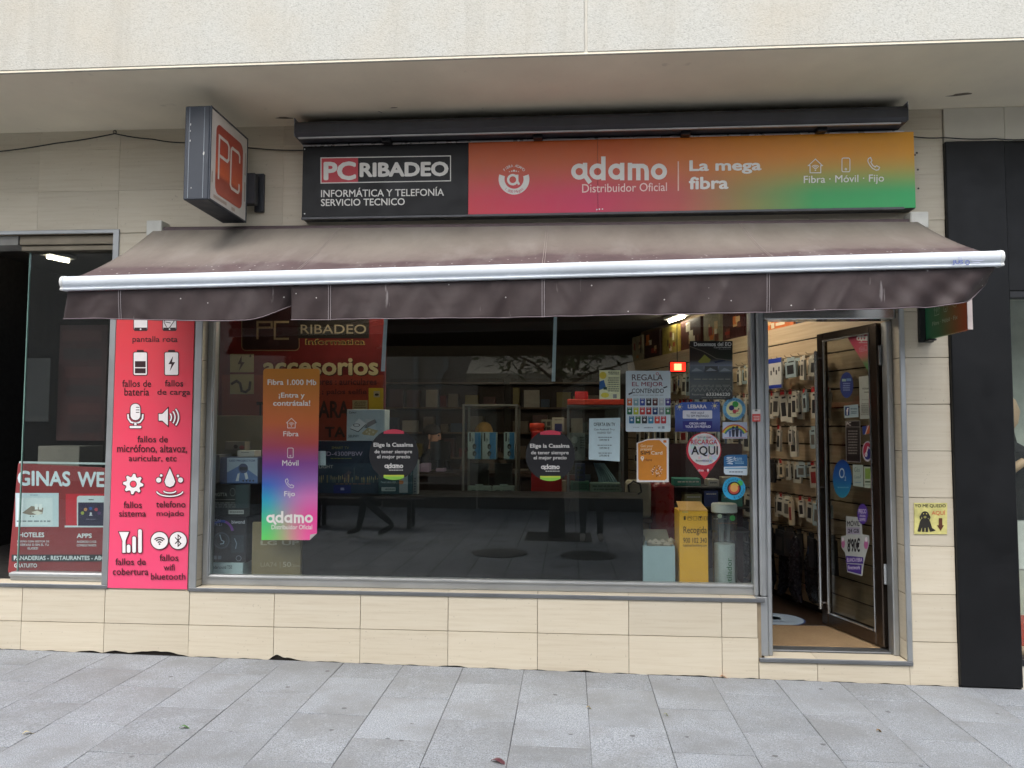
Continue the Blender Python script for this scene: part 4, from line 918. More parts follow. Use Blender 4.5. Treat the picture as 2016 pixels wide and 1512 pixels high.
a.text(Wt, 'LEBARA', 1354, 796.5, 1391, 804, .028); a.rect('dfe0e6', 1344, 808, 1402, 824, 1.5); a.poly('dfe0e6', [(1370, 824), (1376, 824), (1373, 827)])
a.text('3a3c5c', 'PIDE AQUÍ', 1360, 810, 1386, 815.5, .015); a.text('3a3c5c', 'TU SIM PREPAGO', 1351, 816.5, 1395, 821.5, .012); a.rect('2c2a78', 1344, 829, 1402, 845)
a.text('e6e4ee', 'ORDER HERE', 1357, 831.5, 1390, 836, .025); a.text('e6e4ee', 'YOUR SIM PREPAID', 1349, 837.5, 1399, 842.5, .025)
for x, y in ((1338, 801), (1407, 799)):
    a.disc('d8cf9a', x, y, 3, n=10)
    for k in range(8): q = k*math.pi/4; a.line('d8cf9a', [(x+4*math.cos(q), y+4*math.sin(q)), (x+7*math.cos(q), y+7*math.sin(q))], .7)
a.done()
o, a = card('round_sticker', 'round pale blue sticker with green, purple and red dots', 'sticker', GP, circ(1445.5, 805.5, 22.5, 22.5, 40), '6fb2d8')
a.disc('e2e6b0', 1445.5, 805.5, 16); a.arctext('1d3a6a', 'ESTABLECEMENTO', 1445.5, 805.5, 19.2, 3.6, 160, 20); a.arctext('1d3a6a', 'COLABORADOR', 1445.5, 805.5, 19.2, 3.6, 205, 335, .015, True)
a.disc('3fa34a', 1447.5, 796, 6); a.disc('2c2566', 1440, 803, 5.2); a.disc('c44a52', 1446, 810, 4); a.disc('df8a7c', 1451.5, 808.5, 2.6); a.disc('3f3a2a', 1454, 805, 1.5); a.scribble('5a6a3a', 1435, 813.5, 1456, 815, 1, 2); a.done()
o, a = card('family_sticker', 'square sticker with a rainbow over family silhouettes', 'sticker', GP, R(1422.5, 831, 1471, 863.5), 'bfc9dc')
for i, c in enumerate(('c8483c', 'd9a23a', 'd5cf4a', '4a9a52', '3a5fa8')): a.arc(c, 1446, 862, 27-i*1.9, 2.0, 25, 155, 22, .95)
for x, y0, s in ((1437, 846, 1), (1443.5, 842, 1.35), (1451, 841, 1.4), (1458.5, 846.5, 1)):
    c = '2e3140' if s > 1.1 else '4a5a86'
    a.disc(c, x, y0, 2.0*s, n=10); a.poly(c, [(x-2.6*s, y0+2.4*s), (x+2.6*s, y0+2.4*s), (x+2*s, y0+8*s), (x+1.6*s, 860), (x-1.6*s, 860), (x-2*s, y0+8*s)])
a.rect('b86a6a', 1426, 861.3, 1468, 862.3); a.done()
o, a = card('sim_card_sticker', 'orange sim card sticker with a white border on the window', 'sticker', GP, [(1253.5, 872), (1276, 864), (1316.5, 863), (1316.5, 949), (1253.5, 949)], 'e2dfdc')
a.poly('d98a2e', [(1256, 873), (1262, 871), (1275, 866.5), (1298, 866), (1312.5, 880), (1312.5, 942), (1309, 945.5), (1259, 945.5), (1256.5, 942)])
a.rect('d9792a', 1306, 866.5, 1312, 871.5); a.text('ecd3b0', 'Get your', 1261, 875, 1286, 882, .02); a.text('ecd3b0', 'prepaid', 1261, 881.5, 1283, 888, .02); a.text('2a1d12', 'SIM', 1261, 888, 1279, 895, .025); a.text('efe2cc', 'Card', 1281.5, 888, 1304, 895, .02)
a.disc('efe6da', 1264.5, 901.5, 3.4); a.poly('efe6da', [(1261.6, 903), (1267.4, 903), (1264.5, 908.5)]); a.disc('d98a2e', 1264.5, 901, 1.3, n=10); a.text('8a4a1c', 'Here', 1269, 902.5, 1283.5, 908, .02)
rr = random.Random(3)
for k in range(46):
    q = rr.random()*6.28; r_ = 11.5*math.sqrt(rr.random()); x, y = 1292+r_*math.cos(q), 927+r_*math.sin(q); a.rect(rr.choice(('efe6da', 'b9542a', '4a2a18', 'efe6da')), x, y, x+1+1.5*rr.random(), y+.8+1.3*rr.random())
a.done()
pin = [(1385.5+34.5*math.cos(t), 886+34.5*math.sin(t)) for t in [math.radians(28-k*236/36) for k in range(37)]]
o, a = card('recharge_sticker', 'red map pin shaped sticker with white disc, reading recharge here', 'sticker', GP, [(1387, 944)]+pin, 'c3303f')
a.disc('dcdad6', 1386.5, 884.5, 31.5, 31.5, 40)
for k in range(70):
    q = rr.random()*6.28; r_ = 29*math.sqrt(rr.random()); x, y = 1386.5+r_*math.cos(q), 884.5+r_*math.sin(q); z = 1.4+1.8*rr.random(); a.rect(rr.choice(('b6cbe0', 'e8c3c0', 'b9d8cc', 'cfc9dd')), x-z, y-z, x+z, y+z, .6)
a.text('5a5560', 'TOP UP HERE', 1373, 859.5, 1400, 862.5, .01); a.text('c3303f', 'RECARGA', 1360, 865.5, 1412, 875, .012); a.text('1d1b20', 'AQUI', 1360.5, 878, 1413, 898.5, .016); a.text('5a5560', 'RECHARGEZ ICI', 1370, 905.5, 1402, 908.5, .01)
a.text('e8d8d8', 'disa', 1373.5, 923, 1385, 928, .015); a.text('50202a', 'sh', 1386, 923, 1391.5, 928, .015); a.disc('e8d8d8', 1393.5, 925, 2.2, n=12); a.poly('e8d8d8', [(1391.8, 926), (1395.2, 926), (1393.5, 930)]); a.text('50202a', 'p', 1396, 924.5, 1399, 930, .015); a.done()
o, a = card('card_sticker', 'blue and white square sticker with a bent coil mark, above the last round sticker', 'sticker', GP, [(1425, 899), (1432, 895.5), (1471, 895), (1471, 936), (1428, 934), (1425, 930)], '2f6a9c')
a.poly('cfdde6', [(1425, 919), (1471, 918), (1471, 936), (1428, 934), (1425, 930)]); a.rect('5f9fc4', 1427, 921, 1470, 923); a.line('cfdde6', [(1431, 901), (1441, 900), (1431, 904), (1442, 904), (1432, 908), (1443, 908), (1433, 912), (1442, 913)], 2.4)
a.text('cfdde6', 'fc', 1444, 899, 1450, 907, .02); a.text('9cc4dd', 'am', 1450.5, 901, 1460.5, 907, .008); a.scribble('9cc4dd', 1446, 908, 1464, 914, 2, 4); a.scribble('5a6a78', 1434, 927, 1462, 931, 1, 5); a.done()
o, a = card('round_sticker', 'round blue ringed sticker with lettering, lowest on the window', 'sticker', GP, circ(1445, 961.5, 22.5, 22.5, 40), '2f9fcb')
a.arctext('10202c', 'Clanjovolando', 1445, 961.5, 18.2, 5.2, 200, 20, .03); a.arctext('10202c', 'Ribadeo', 1445, 961.5, 18.2, 5.2, 268, 360, .03, True); a.disc('3fae5a', 1457, 951, 5.5); a.disc('2a1c1c', 1445, 961.5, 13.5); a.disc('b8483a', 1445, 962, 10.5); a.disc('d9a05a', 1445, 961, 7.5); a.arc('c7b23a', 1446, 959, 7, 3, 20, 160); a.done()
dm = sheet_grad('river_poster', [(0, '4a4f50'), (.28, '6a7070'), (.48, '57616a'), (.55, '8a93a0'), (.68, '3c3028'), (1, '1c1a1a')], [(0, '3a3c3c'), (.3, '5c605c'), (.5, '4c545c'), (.56, '8d96a6'), (.7, '2a3024'), (1, '1a1918')], .385, .285)
o, a = card('excursion_poster', 'dark photographic poster for river trips, high on the window beside the red light', 'poster', GP, R(1357.5, 671.5, 1442, 786.5), dm)
a.text('d6d6d2', 'Descensos del EO', 1366, 673.5, 1440, 681.5, .022); a.text('b9b9b4', 'Cianjovolando', 1405, 682, 1439, 686.5, .018); a.scribble('8d8d88', 1414, 687, 1438, 688.5, 1, 3)
a.poly('8a8a3e', [(1374, 712), (1387, 698), (1399, 708), (1396, 714), (1378, 715)]); a.poly('30364e', [(1405, 712), (1425, 707), (1428, 711), (1408, 715)]); a.line('6a6458', [(1358, 682), (1385, 692), (1410, 706), (1441, 710)], 1.6)
for i in range(3): a.rect(('707a82', '56585a', '747c80')[i], 1359+i*28, 721, 1385+i*28, 733); a.poly('9aa2a8', [(1361+i*28, 731), (1370+i*28, 724), (1383+i*28, 730)])
a.scribble('9a9a8e', 1361, 745, 1439, 748, 1, 6); a.scribble('8a8d86', 1359, 757, 1440, 763, 2, 9)
for i in range(9): a.line('93978f', [(1360+i*9, 771), (1364.5+i*9, 764), (1369+i*9, 771)], .9)
a.text('9ea19a', 'Reservas:', 1362, 774.5, 1387, 778.5, .012); a.text('e2e2da', '633366220', 1390, 773, 1437, 779.5, .02); a.scribble('8d908a', 1377, 782, 1428, 784, 1, 2); a.done()
for i, (P_, l) in enumerate((([(757.5, 600), (764.5, 600), (758, 731), (750, 731)], 'pale strip hanging inside the window next to the red backdrop'), ([(1091, 600), (1097.5, 600), (1093, 751), (1086, 751)], 'pale strip hanging inside the middle of the window'))):
    card('paper_strip', l, 'strip', front(.135), P_, 'd5e4ea', 'pale strips hanging in the window')
card('price_card', 'small pale card half hidden by the gradient banner', 'card', front(.135), R(612, 888, 641.5, 916), 'b9c8cc')
o, a = card('web_design_poster', 'dark red poster about web pages inside the narrow left window', 'poster', front(.14), [(36, 912), (215, 921), (215, 1127), (16, 1127)], '8a3a3c')
a.poly('b9c8c8', [(38, 908), (215, 911), (215, 915), (38, 912)])
a.text('cfe4ea', 'GINAS', 35, 927, 139, 957, .03, .015); a.text('cfe4ea', 'WEB', 153, 929, 225, 959, .03, .01)
a.rect('c3d8de', 31, 970.5, 116, 1037); a.rect('d3e2e4', 34, 980, 104, 1034); a.poly('8d8274', [(44, 1010), (62, 996), (86, 1000), (84, 1012), (60, 1014)]); a.rect('e9f0ee', 69, 992, 75, 1003); a.rect('e9f0ee', 77, 992, 83, 1003); a.poly('dfe0d4', [(62, 1008), (74, 1005), (85, 1010), (74, 1014)])
a.scribble('7a8a90', 32, 1023, 100, 1029, 1, 3); a.disc('2a2a2c', 60.5, 1016.5, 1.2, n=8); a.disc('2a2a2c', 66, 1016.5, 1.2, n=8); a.scribble('7f9aa4', 59, 973, 75, 976, 1, 2)
a.rect('c33a44', 130, 972, 213, 1036); a.rect('cfdde0', 128, 1034.5, 213, 1038); a.rect('c9d6da', 152, 976, 208, 1036, 5); a.rect('38344a', 154.5, 989, 205, 1035); a.rect('2a2a30', 175, 983, 185, 984.5)
for x, y, c in ((163, 1010, '9aa84a'), (169, 1003, 'b98a5a'), (179, 1001, '3a5a9c'), (190, 1003, 'a8444c'), (196, 1010, '5a3a6a')): a.disc(c, x, y, 3.4, n=12)
a.disc('d8dde0', 179.5, 1010.5, 2, n=10); a.poly('d8dde0', [(176, 1015), (178, 1012.5), (181, 1012.5), (183, 1015)]); a.scribble('8f8fa0', 170, 1021, 189, 1023, 1, 1)
a.text('dde8ea', 'HOTELES', 39, 1048, 88, 1057.5, .03); a.text('d0dadc', 'DISEÑO CON GESTOR DE', 35, 1063, 98, 1067.5, .02); a.text('d0dadc', 'RESERVAS O SIN EL TU', 35, 1070, 97, 1074.5, .02); a.text('d0dadc', 'ELIGES!', 55.5, 1077, 76, 1081.5, .02)
a.text('dde8ea', 'APPS', 152, 1050, 181.5, 1059, .03); a.text('d0dadc', 'ANDROID O IOS', 152, 1064, 190.5, 1068.5, .02); a.text('d0dadc', 'CONSULTANOS', 152, 1071, 190.5, 1075.5, .02)
a.rect('33393c', 24, 1091.5, 214, 1105); a.text('dde8ea', 'PANADERIAS - RESTAURANTES - ABOGADOS', 28.5, 1094, 246, 1102.5, .02); a.text('dde8ea', 'GRATUITO', 29, 1109, 74, 1117, .025); a.done()

# ------------------------------------------------------------------ stickers on the open door
def dsheet(name, label, cat, pts, mat, **k): 
    return card(name, label, cat, DP, pts, mat, d=.0042, **k)
o, a = dsheet('door_corner_decal', 'black, pink and green corner decal at the top of the open door', 'decal', [(1669, 663), (1721, 641), (1721, 748)], sheet_grad('corner_print', [(0, '4a9a52'), (.25, '6a8a5a'), (.4, 'd04a6a'), (.65, 'c03058'), (.8, '2a1a1e'), (1, '1a1518')], [(0, '4a9a52'), (.3, '4f8a55'), (.5, 'd06a6a'), (.7, 'c02a4e'), (.85, '241a1e'), (1, '1a1518')], .42, .2))
ic_adamo(a, Wt, 1689.5, 658.5, 1718, 670.5); a.scribble('d8c8c8', 1692, 673.5, 1717, 676, 1, 1); ic_house(a, 'd8a0b0', 1698, 687, 5, .8); ic_mobile(a, 'd8a0b0', 1706, 685, 5, .8); a.rect('d8a0b0', 1712, 681, 1717, 682); a.done()
o, a = dsheet('oval_sticker', 'dark blue oval sticker high on the open door', 'sticker', circ(1668, 758, 13, 25.5, 30), '2c3f86'); a.rect('8fb0a8', 1659, 746, 1667, 751); a.rect('6f8fc0', 1668, 745, 1677, 750); a.scribble('8a9ac8', 1661, 753, 1675, 770, 4, 3); a.done()
o, a = dsheet('opening_hours_paper', 'white sheet of opening hours on the open door', 'paper', [(1692.5, 742), (1721, 738), (1722, 824), (1694.5, 825)], 'b8bdb4'); a.text('4a4c46', 'HORARIO', 1699, 763, 1716, 767, .02); a.scribble('5a5c54', 1703, 770, 1714, 774, 1, 1); a.scribble('777a70', 1698, 786, 1719, 788, 1, 3); a.scribble('8a8d82', 1697, 793, 1720, 818, 7, 5); a.done()
o, a = dsheet('social_card', 'pale card with a blue letter f square on the open door', 'card', [(1662.5, 799), (1690.5, 796), (1691.5, 821), (1664, 823)], 'a9c0c8'); a.rect('23407e', 1665, 801, 1673.5, 818); a.text(Wt, 'f', 1667.5, 803, 1672, 817, .03); a.scribble('4a5f70', 1675, 803, 1689, 807, 1, 2); a.scribble('4a5f70', 1677, 809, 1688, 815, 2, 3); a.done()
o, a = dsheet('price_sheet', 'black framed sheet headed PC on the open door', 'paper', [(1666, 829), (1695, 828), (1696, 911), (1667, 909)], '221a1c'); a.line('9a9490', [(1666.5, 829.5), (1694.5, 828.5), (1695.5, 910), (1667.5, 908)], 1.2, True); a.text('d0c8c4', 'PC', 1668, 831, 1677, 838, .02); a.rect('8f8a88', 1667, 840, 1694.5, 841); a.scribble('8a8480', 1671, 846, 1690, 895, 9, 8); a.done()
o, a = dsheet('round_sticker', 'round red and blue sticker on the open door', 'sticker', circ(1709.3, 888.5, 10, 20, 28), 'c6c2cc'); a.poly('a02848', circ(1709.3, 888, 8.6, 17, 20, math.pi*.75, math.pi*1.75)); a.poly('2a2f7a', circ(1709.3, 888, 8.6, 17, 20, -math.pi*.25, math.pi*.75)); a.line('d8d4dc', [(1706, 897), (1710, 880), (1714, 883)], 2); a.arc('d8d4dc', 1706.5, 895, 2.2, 1.2, 0, 360, 10, 1.6); a.done()
o, a = dsheet('striped_sticker', 'small orange and blue sticker above the round red and blue one on the door', 'sticker', [(1699, 840), (1718, 836), (1717, 853), (1700, 856)], '34488e'); a.poly('c8683a', [(1708, 839), (1718, 836.5), (1717, 852.5), (1705, 855)]); a.line('d8d4d0', [(1711, 838), (1705, 855)], 1.6); a.done()
o, a = dsheet('oval_sticker', 'large teal blue oval sticker reading O2 on the open door', 'sticker', circ(1659.5, 942.5, 18.5, 37.5, 36), sheet_grad('oval_print', [(0, '2f8fae'), (.5, '1f5fa8'), (1, '1a3a88')], [(0, '2f8fae'), (.5, '1f5fa8'), (1, '1a3a88')], .29, .4)); a.text('c8d8e4', 'O', 1653.5, 921.5, 1664, 941.5, .004); a.text('c8d8e4', '2', 1664, 938, 1667, 946, .004); a.scribble('6aa8c4', 1650, 957, 1672, 962, 1, 3); a.done()
o, a = dsheet('pale_card', 'pale printed card beside the teal oval on the door', 'card', [(1680, 914.5), (1700.5, 915.5), (1701, 959), (1680.5, 956)], 'a8b8b0'); a.text('6a7a74', 'Gès', 1683, 920, 1694, 929, .006); a.text('6a7a74', 'Conta', 1683, 936, 1694, 942, .006); a.line('6a7a74', [(1696, 935), (1695, 941)], .8); a.rect('7f98a4', 1685, 949, 1697, 950.5); a.done()
o, a = dsheet('green_card', 'narrow green and white card beside the pale card on the door', 'card', [(1702.5, 918.5), (1717, 919.5), (1717.5, 961.5), (1703, 960)], 'b0bcac'); a.rect('7f9c4a', 1704.5, 922, 1715, 943); a.rect('4a5c3c', 1704.5, 947, 1715, 950); a.scribble('6a7a64', 1705, 953, 1715, 956, 1, 1); a.done()
o, a = dsheet('tariff_sticker', 'cut out white and purple mobile tariff sticker low on the door', 'sticker', [(1667, 1016), (1697, 1019), (1699, 1052), (1712, 1054), (1713, 1068), (1706, 1092), (1702, 1109), (1699, 1134), (1669, 1126), (1668, 1108), (1665, 1088), (1658, 1078), (1657, 1056), (1667, 1054)], 'b4bab8')
a.text('26242a', 'MÓVIL', 1669, 1023, 1694, 1036, .02); a.rect('a49fb4', 1668.5, 1038, 1694.5, 1052); a.text('33303c', '24 GB', 1671, 1041, 1692.5, 1049, .03); a.text('1d1b20', "8'90€", 1670, 1059, 1694.5, 1087, .03); a.poly('4a2f8a', [(1667, 1094), (1701, 1097), (1701, 1110), (1667, 1108)]); a.text('d4cce4', 'BLANCA FIBRA', 1669, 1098, 1699, 1106, .02); a.poly('4a2f8a', [(1669, 1110), (1698, 1112), (1697, 1131), (1670, 1124)]); a.text('d4cce4', 'finetwork', 1671, 1113, 1695, 1121, .02)
a.disc('b8689a', 1661.5, 1070, 3.4, 9); a.disc('b8689a', 1706.5, 1072, 4, 9); a.disc('e0d8e0', 1661, 1062, 2, 4); a.disc('e0d8e0', 1707, 1062, 2.4, 5); a.done()
sp_ = [(1700+11*(1 if k % 2 else .9)*math.cos(k*math.pi/18), 1012+21*(1 if k % 2 else .9)*math.sin(k*math.pi/18)) for k in range(36)]
o, a = card('price_badge', 'scalloped purple price badge at the corner of the tariff sticker', 'sticker', DP, sp_, '5a3c9a', d=.0064); a.text('d8d0e8', 'PRECIO', 1692.5, 1002, 1707.5, 1011, .02); a.text('d8d0e8', 'PARA', 1695, 1013.5, 1706, 1018, .02); a.text('d8d0e8', 'SIEMPRE', 1694, 1020, 1706, 1026, .02); a.done()
# ------------------------------------------------------------------ window display and shop interior
def pbox(name, label, cat, x0, y0, x1, y1, Y, depth, mat, z0=None, ch=.003, group=None, rough=.5):
    """box whose front face stands at depth Y; z0: the shelf it stands on"""
    u0, v1 = F(x0, y0, Y); u1, v0 = F(x1, y1, Y)
    if z0 is not None: v0 = z0+.001
    m = M().cbox(u0, u1, Y, Y+depth, v0, v1, ch)
    o = obj(name, m, paint(mat, rough, var=.08) if isinstance(mat, str) else mat); tag(o, label, cat, group)
    return o, Art(front(Y), o, .0008)
DK = .5755
# red backdrop panel
bk, a = pbox('backdrop_panel', 'large red backdrop behind the window display, printed accesorios', 'panel', 436, 560, 756, 957, .90, .02, paint('6e1716', .5, var=.15))
a.rect('8f3722', 437, 738, 755, 956); a.line('8d7a5a', rrect(476, 590, 589, 690, 8), 1.6, True); a.rect('2a1212', 477, 592, 588, 688, 7)
a.line('8d7a5a', [(507, 667), (507, 634), (535, 634), (535, 645), (507, 645)], 4); a.line('8d7a5a', [(568, 667), (541, 667), (541, 634), (568, 634)], 4)
a.rect('241f1a', 586, 628, 727, 666); a.text('9c8f76', 'RIBADEO', 592, 639, 721, 657, .004); a.text('b29a55', 'Informatica', 601, 667, 719, 679, .028); a.text('2c1a10', 'Informatica', 603, 668.5, 717, 678, .008)
a.text('4a2a1a', 'accesorios', 520, 707, 747, 741, .03); a.text('c9b98c', 'accesorios', 518, 705, 745, 739, .03); a.rect('b8ac7e', 453, 697, 500, 733); a.rect('b8ac7e', 453, 737, 500, 776); a.poly('4a3420', [(476, 700), (468, 717), (474, 717), (470, 731), (482, 713), (476, 713)]); a.line('32241a', [(456, 756), (466, 750), (473, 755), (476, 770), (484, 772), (491, 766), (493, 752)], 5); a.text('33271a', '+', 490, 698, 496, 704, .03)
a.text('471511', 'dores : auriculares', 616, 745, 742, 758, .02); a.text('471511', '; palos selfie', 634, 766, 722, 779, .02); a.text('3a1c14', 'T', 505, 791, 521, 822, .03); a.text('3a1c14', 'ARA', 627, 789, 688, 823, .03); a.text('3a1c14', 'TA', 640, 840, 680, 861, .03); a.rect('c0a52c', 726, 764, 755, 808); a.rect('9a8f6a', 694, 788, 724, 806); a.scribble('5a4a34', 697, 790, 721, 804, 4, 2); a.rect('ab9f86', 736, 770, 748, 782); a.disc('241d18', 742, 777, 4, 2.4); a.done()
# podium with the black front
u0, v1 = F(598, 975, .30); u1, _ = F(1266, 975, .30)
pod = tag(obj('display_podium', M().cbox(u0, u1, .30, .84, DK, v1, .004), paint('111112', .6, var=.2, scale=5, spec=.2)), 'long matt black podium along the window floor', 'podium')
PZ = v1
a = None
# stack of boxes at the left end
o, a = pbox('speaker_box', 'white flat box at the bottom of the left stack', 'box', 409, 1107, 478, 1130, .24, .3, 'b6ccd0', DK); a.text('2a3436', 'thundersound T50', 411, 1113, 457, 1120, .015); a.done()
zt = F(409, 1107, .24)[1]
o, a = pbox('speaker_box', 'black boxed speaker set with a blue and purple glow, on the white flat box', 'box', 408, 1016, 484, 1107, .24, .26, '15171f', zt); a.arc('3a4fb0', 436, 1048, 22, 5, 70, 175, 16); a.arc('7a3f9c', 436, 1048, 22, 5, 8, 70, 12); a.text('c8ccd4', 'biwond', 456, 1024, 482, 1031, .02); a.text('9aa4bc', 'VISION', 413, 1022, 434, 1028, .012); a.text('9aa4bc', 'VGTR 2.1', 413, 1030, 437, 1035, .012)
a.arc('49525e', 436, 1064, 15, 2.5); a.arc('2c343e', 436, 1064, 11, 3); a.line('9fb4c4', [(433, 1053), (436, 1063), (441, 1066), (440, 1070), (434, 1071)], 2); a.rect('2a323c', 455, 1053, 480, 1088, 2); a.line('8a9aa8', [(462, 1060), (466, 1070), (464, 1080)], 1.6)
for i in range(3): a.rect('6a7480', 411+i*9, 1094, 418+i*9, 1101, 1)
a.arc('8a8f9a', 470, 1099, 5, 1); a.done(); zt = F(408, 1016, .24)[1]
o, a = pbox('headset_box', 'dark grey box lettered SAGITTA in the left stack', 'box', 411, 953, 492, 1014, .25, .25, '2a2d2e', zt); a.text('a8aaa6', 'SAGITTA', 420, 970, 447, 977, .02); a.rect('8a8c88', 420, 983, 463, 984); a.arc('6a6e6c', 458, 969, 5, 1.2, 0, 360, 16, 1.5); a.rect('b0b4b0', 450, 1004, 480, 1012); a.scribble('3a3c3a', 452, 1006, 478, 1010, 1, 1); a.scribble('767874', 421, 988, 470, 1000, 3, 5); a.rect('37474a', 464, 955, 490, 1000); a.done(); zt = F(411, 953, .25)[1]
o, a = pbox('projector_box', 'blue and white box of a projector on top of the left stack', 'box', 433, 900, 508, 953, .27, .22, '2a3a5e', zt); a.rect('a9bccd', 447, 901, 507, 951); a.poly('5878ac', [(447, 951), (447, 930), (475, 915), (507, 938), (507, 951)]); a.text('22386a', 'LED PROJECTOR', 452, 905, 503, 910, .02); a.disc('3c4a6e', 479, 922, 9.5); a.rect('1c2434', 472, 919, 487, 926, 1.5); a.poly('d0d8dc', [(468, 933), (472, 931), (470, 947), (464, 947)]); a.poly('d0d8dc', [(481, 932), (486, 930), (489, 942), (484, 944)])
for i in range(4): a.disc('1c2434', 479+i*6.6, 946.5, 1.8, n=10)
a.done(); zt2 = F(433, 900, .27)[1]
o, a = pbox('small_box', 'small white box lying on the projector box', 'box', 467, 887, 501, 900, .29, .12, 'b9b8ae', zt2); a.scribble('6a6a64', 474, 889, 490, 892, 1, 2); a.done()
o, a = pbox('photo_box', 'low picture box with a pink flower behind the projector box', 'box', 443, 869, 482, 887, .52, .12, '8a8272', F(467, 887, .5)[1]); a.disc('b8605a', 476, 881, 5, 4); a.disc('4a4238', 464, 879, 4); a.done()
pbox('backing_board', 'pale wooden board behind the stacked boxes', 'board', 417, 818, 524, 1010, .62, .03, '8f8560', DK)
pbox('white_box', 'white box at the window edge beside the projector box', 'box', 414, 895, 431, 950, .40, .2, '6f7274', F(411, 953, .40)[1]-.02)
o, a = pbox('television_carton', 'brown television carton lettered UA74 50 on the window floor', 'carton', 497, 1028, 591, 1136, .26, .035, '8a7c5c', DK); a.text('b9b39e', 'LG UP', 513, 1064, 589, 1073, .028); a.text('a8a088', 'UA74', 513, 1107, 545, 1116, .004); a.rect('a8a088', 551, 1106, 552, 1118); a.text('b9b39e', '50', 557, 1106, 573, 1116, .008); a.text('a8a088', '125cm', 574, 1111, 590, 1116, .004); a.done()
m = M().lathe([(.001, .15), (.05, .12), (.085, .06), (.095, .02), (.08, 0)], (F(505, 885, .40)[0], .45, F(411, 953, .25)[1]+.0), 12); m.v = [(x+.02*math.sin(z*60+y*40), y+.015*math.sin(x*70), z*1.0) for x, y, z in m.v]
tag(obj('gift_bag', m, paint('5a7488', .25), smooth=False), 'crumpled blue plastic bag beside the gradient banner', 'bag')
m = M().lathe([(.001, .16), (.06, .15), (.09, .08), (.085, .0)], (F(430, 895, .5)[0], .5, F(411, 953, .42)[1]+.03), 14); tag(obj('cloth_bag', m, paint('39305a', .8), smooth=True), 'dark purple cloth bag behind the projector box', 'bag')
# on the podium
o, a = pbox('television_box', 'wide dark blue boxed smart television with a city skyline print', 'box', 606, 868, 757, 975, .50, .12, paint('27384a', .35, var=.2, scale=5), PZ)
a.poly('34495a', [(607, 912), (756, 912), (756, 972), (607, 972)]); a.text('8f8f58', 'SMART TV', 653, 879, 687, 884, .012); a.text('b9b2cc', 'ED-4300PBW', 636, 889, 714, 897.5, .006); a.scribble('8d9a5a', 650, 901, 692, 904, 1, 3); a.text('b8c0b8', 'LIGHT', 628, 915.5, 656, 922, .018)
for k in range(34):
    x = 628+k*3.8; h = 6+14*rr.random()**2+(22 if k == 18 else 0); a.rect(rr.choice(('4a6068', '6a7a70', '8a8460', '3a4c58')), x, 948-h, x+2.6, 950); 
    if rr.random() < .6: a.rect('c8b87a', x+.6, 941-6*rr.random(), x+1.5, 944)
a.rect('2c3a7c', 657, 955, 691, 972); a.rect('a8b0d8', 671, 960, 678, 965); a.scribble('8a6a5a', 660, 951, 730, 954, 1, 4); a.done()
o, a = pbox('television_box', 'teal boxed television with an energy label beside the skyline box', 'box', 746, 868, 812, 975, .44, .10, '2f4e54', PZ); a.text('8fb0b4', 'Panel Ultra HD', 750, 947, 779, 951, .008); a.rect('a8b8b4', 751, 959, 779, 967, 1.5); a.scribble('4a5a5c', 757, 961, 777, 965, 1, 2); a.rect('a9b4b4', 786, 936, 803, 970); a.poly('c87a3a', [(786, 946), (793, 946), (795, 949), (793, 953), (786, 953)]); a.poly('5a9a4a', [(786, 940), (790, 940), (792, 943), (790, 945), (786, 945)]); a.done()
o, a = pbox('side_carton', 'narrow white carton edge at the end of the boxed televisions', 'carton', 812.5, 905, 822, 975, .46, .06, '8f9696', PZ); a.scribble('4a5256', 815, 940, 819, 970, 6, 2); a.done()
o, a = pbox('printer_box', 'white boxed photo printer standing on the television box', 'box', 683, 806, 757, 868.5, .47, .15, 'b4c4ca', F(683, 868, .5)[1]); a.text('2a2c30', 'Canon', 687, 810, 701, 814, .015); a.text('3a4a52', 'SELPHY', 686, 856, 707, 861, .006); a.poly('dfe6e8', [(689, 843), (707, 824), (721, 834), (704, 850)]); a.line('2a3036', [(690, 844), (705, 850), (720, 836)], 1.4); a.poly('7a8288', [(717, 842), (724, 832), (738, 825), (742, 832), (722, 843)]); a.poly('b9ab80', [(712, 853), (724, 842), (745, 848), (736, 858), (716, 856)]); a.arc('2a2c30', 702, 837, 6, 1.6, 0, 360, 14, .5)
for x, y in ((722, 850), (728, 847), (735, 851), (727, 854)): a.disc('d8cfae', x, y, 2.2, n=8)
a.done()
# glass cabinets with goods
def cabinet(name, label, x0, y0, x1, Y, depth, zb, shelves, frame):
    c = thing(name, label, 'cabinet', (F((x0+x1)/2, 900, Y)[0], Y, FZ)); X0, Z1 = F(x0, y0, Y); X1 = F(x1, y0, Y)[0]; t = .022
    for x in (X0, X1-t):
        for y in (Y, Y+depth-t): obj('post', M().cbox(x, x+t, y, y+t, FZ+.001, Z1, .003), frame, c)
    obj('top_frame', M().cbox(X0-.001, X1+.001, Y-.001, Y+depth+.001, Z1+.0005, Z1+.02, .003), frame, c)
    obj('base', M().cbox(X0, X1, Y+t+.001, Y+depth-t-.001, FZ+.002, zb-.1, .003), paint('4a4540', .5), c)
    for z in shelves: obj('shelf', M().box(X0+t+.001, X1-t-.001, Y+.004, Y+depth-.004, z-.008, z), GLASS_C, c)
    obj('pane', M().box(X0+t+.001, X1-t-.001, Y+.0005, Y+.0045, zb-.1, Z1), GLASS_C, c)
    return c, X0, X1, Z1
s1 = F(950, 904, 2.05)[1]; s0 = F(950, 976, 2.05)[1]
cabinet('glass_cabinet', 'aluminium framed glass cabinet in the middle of the shop with blue boxes', 910, 800, 1019, 2.0, .42, s0, (s1, s0), m_steel('9c9a90', .35))
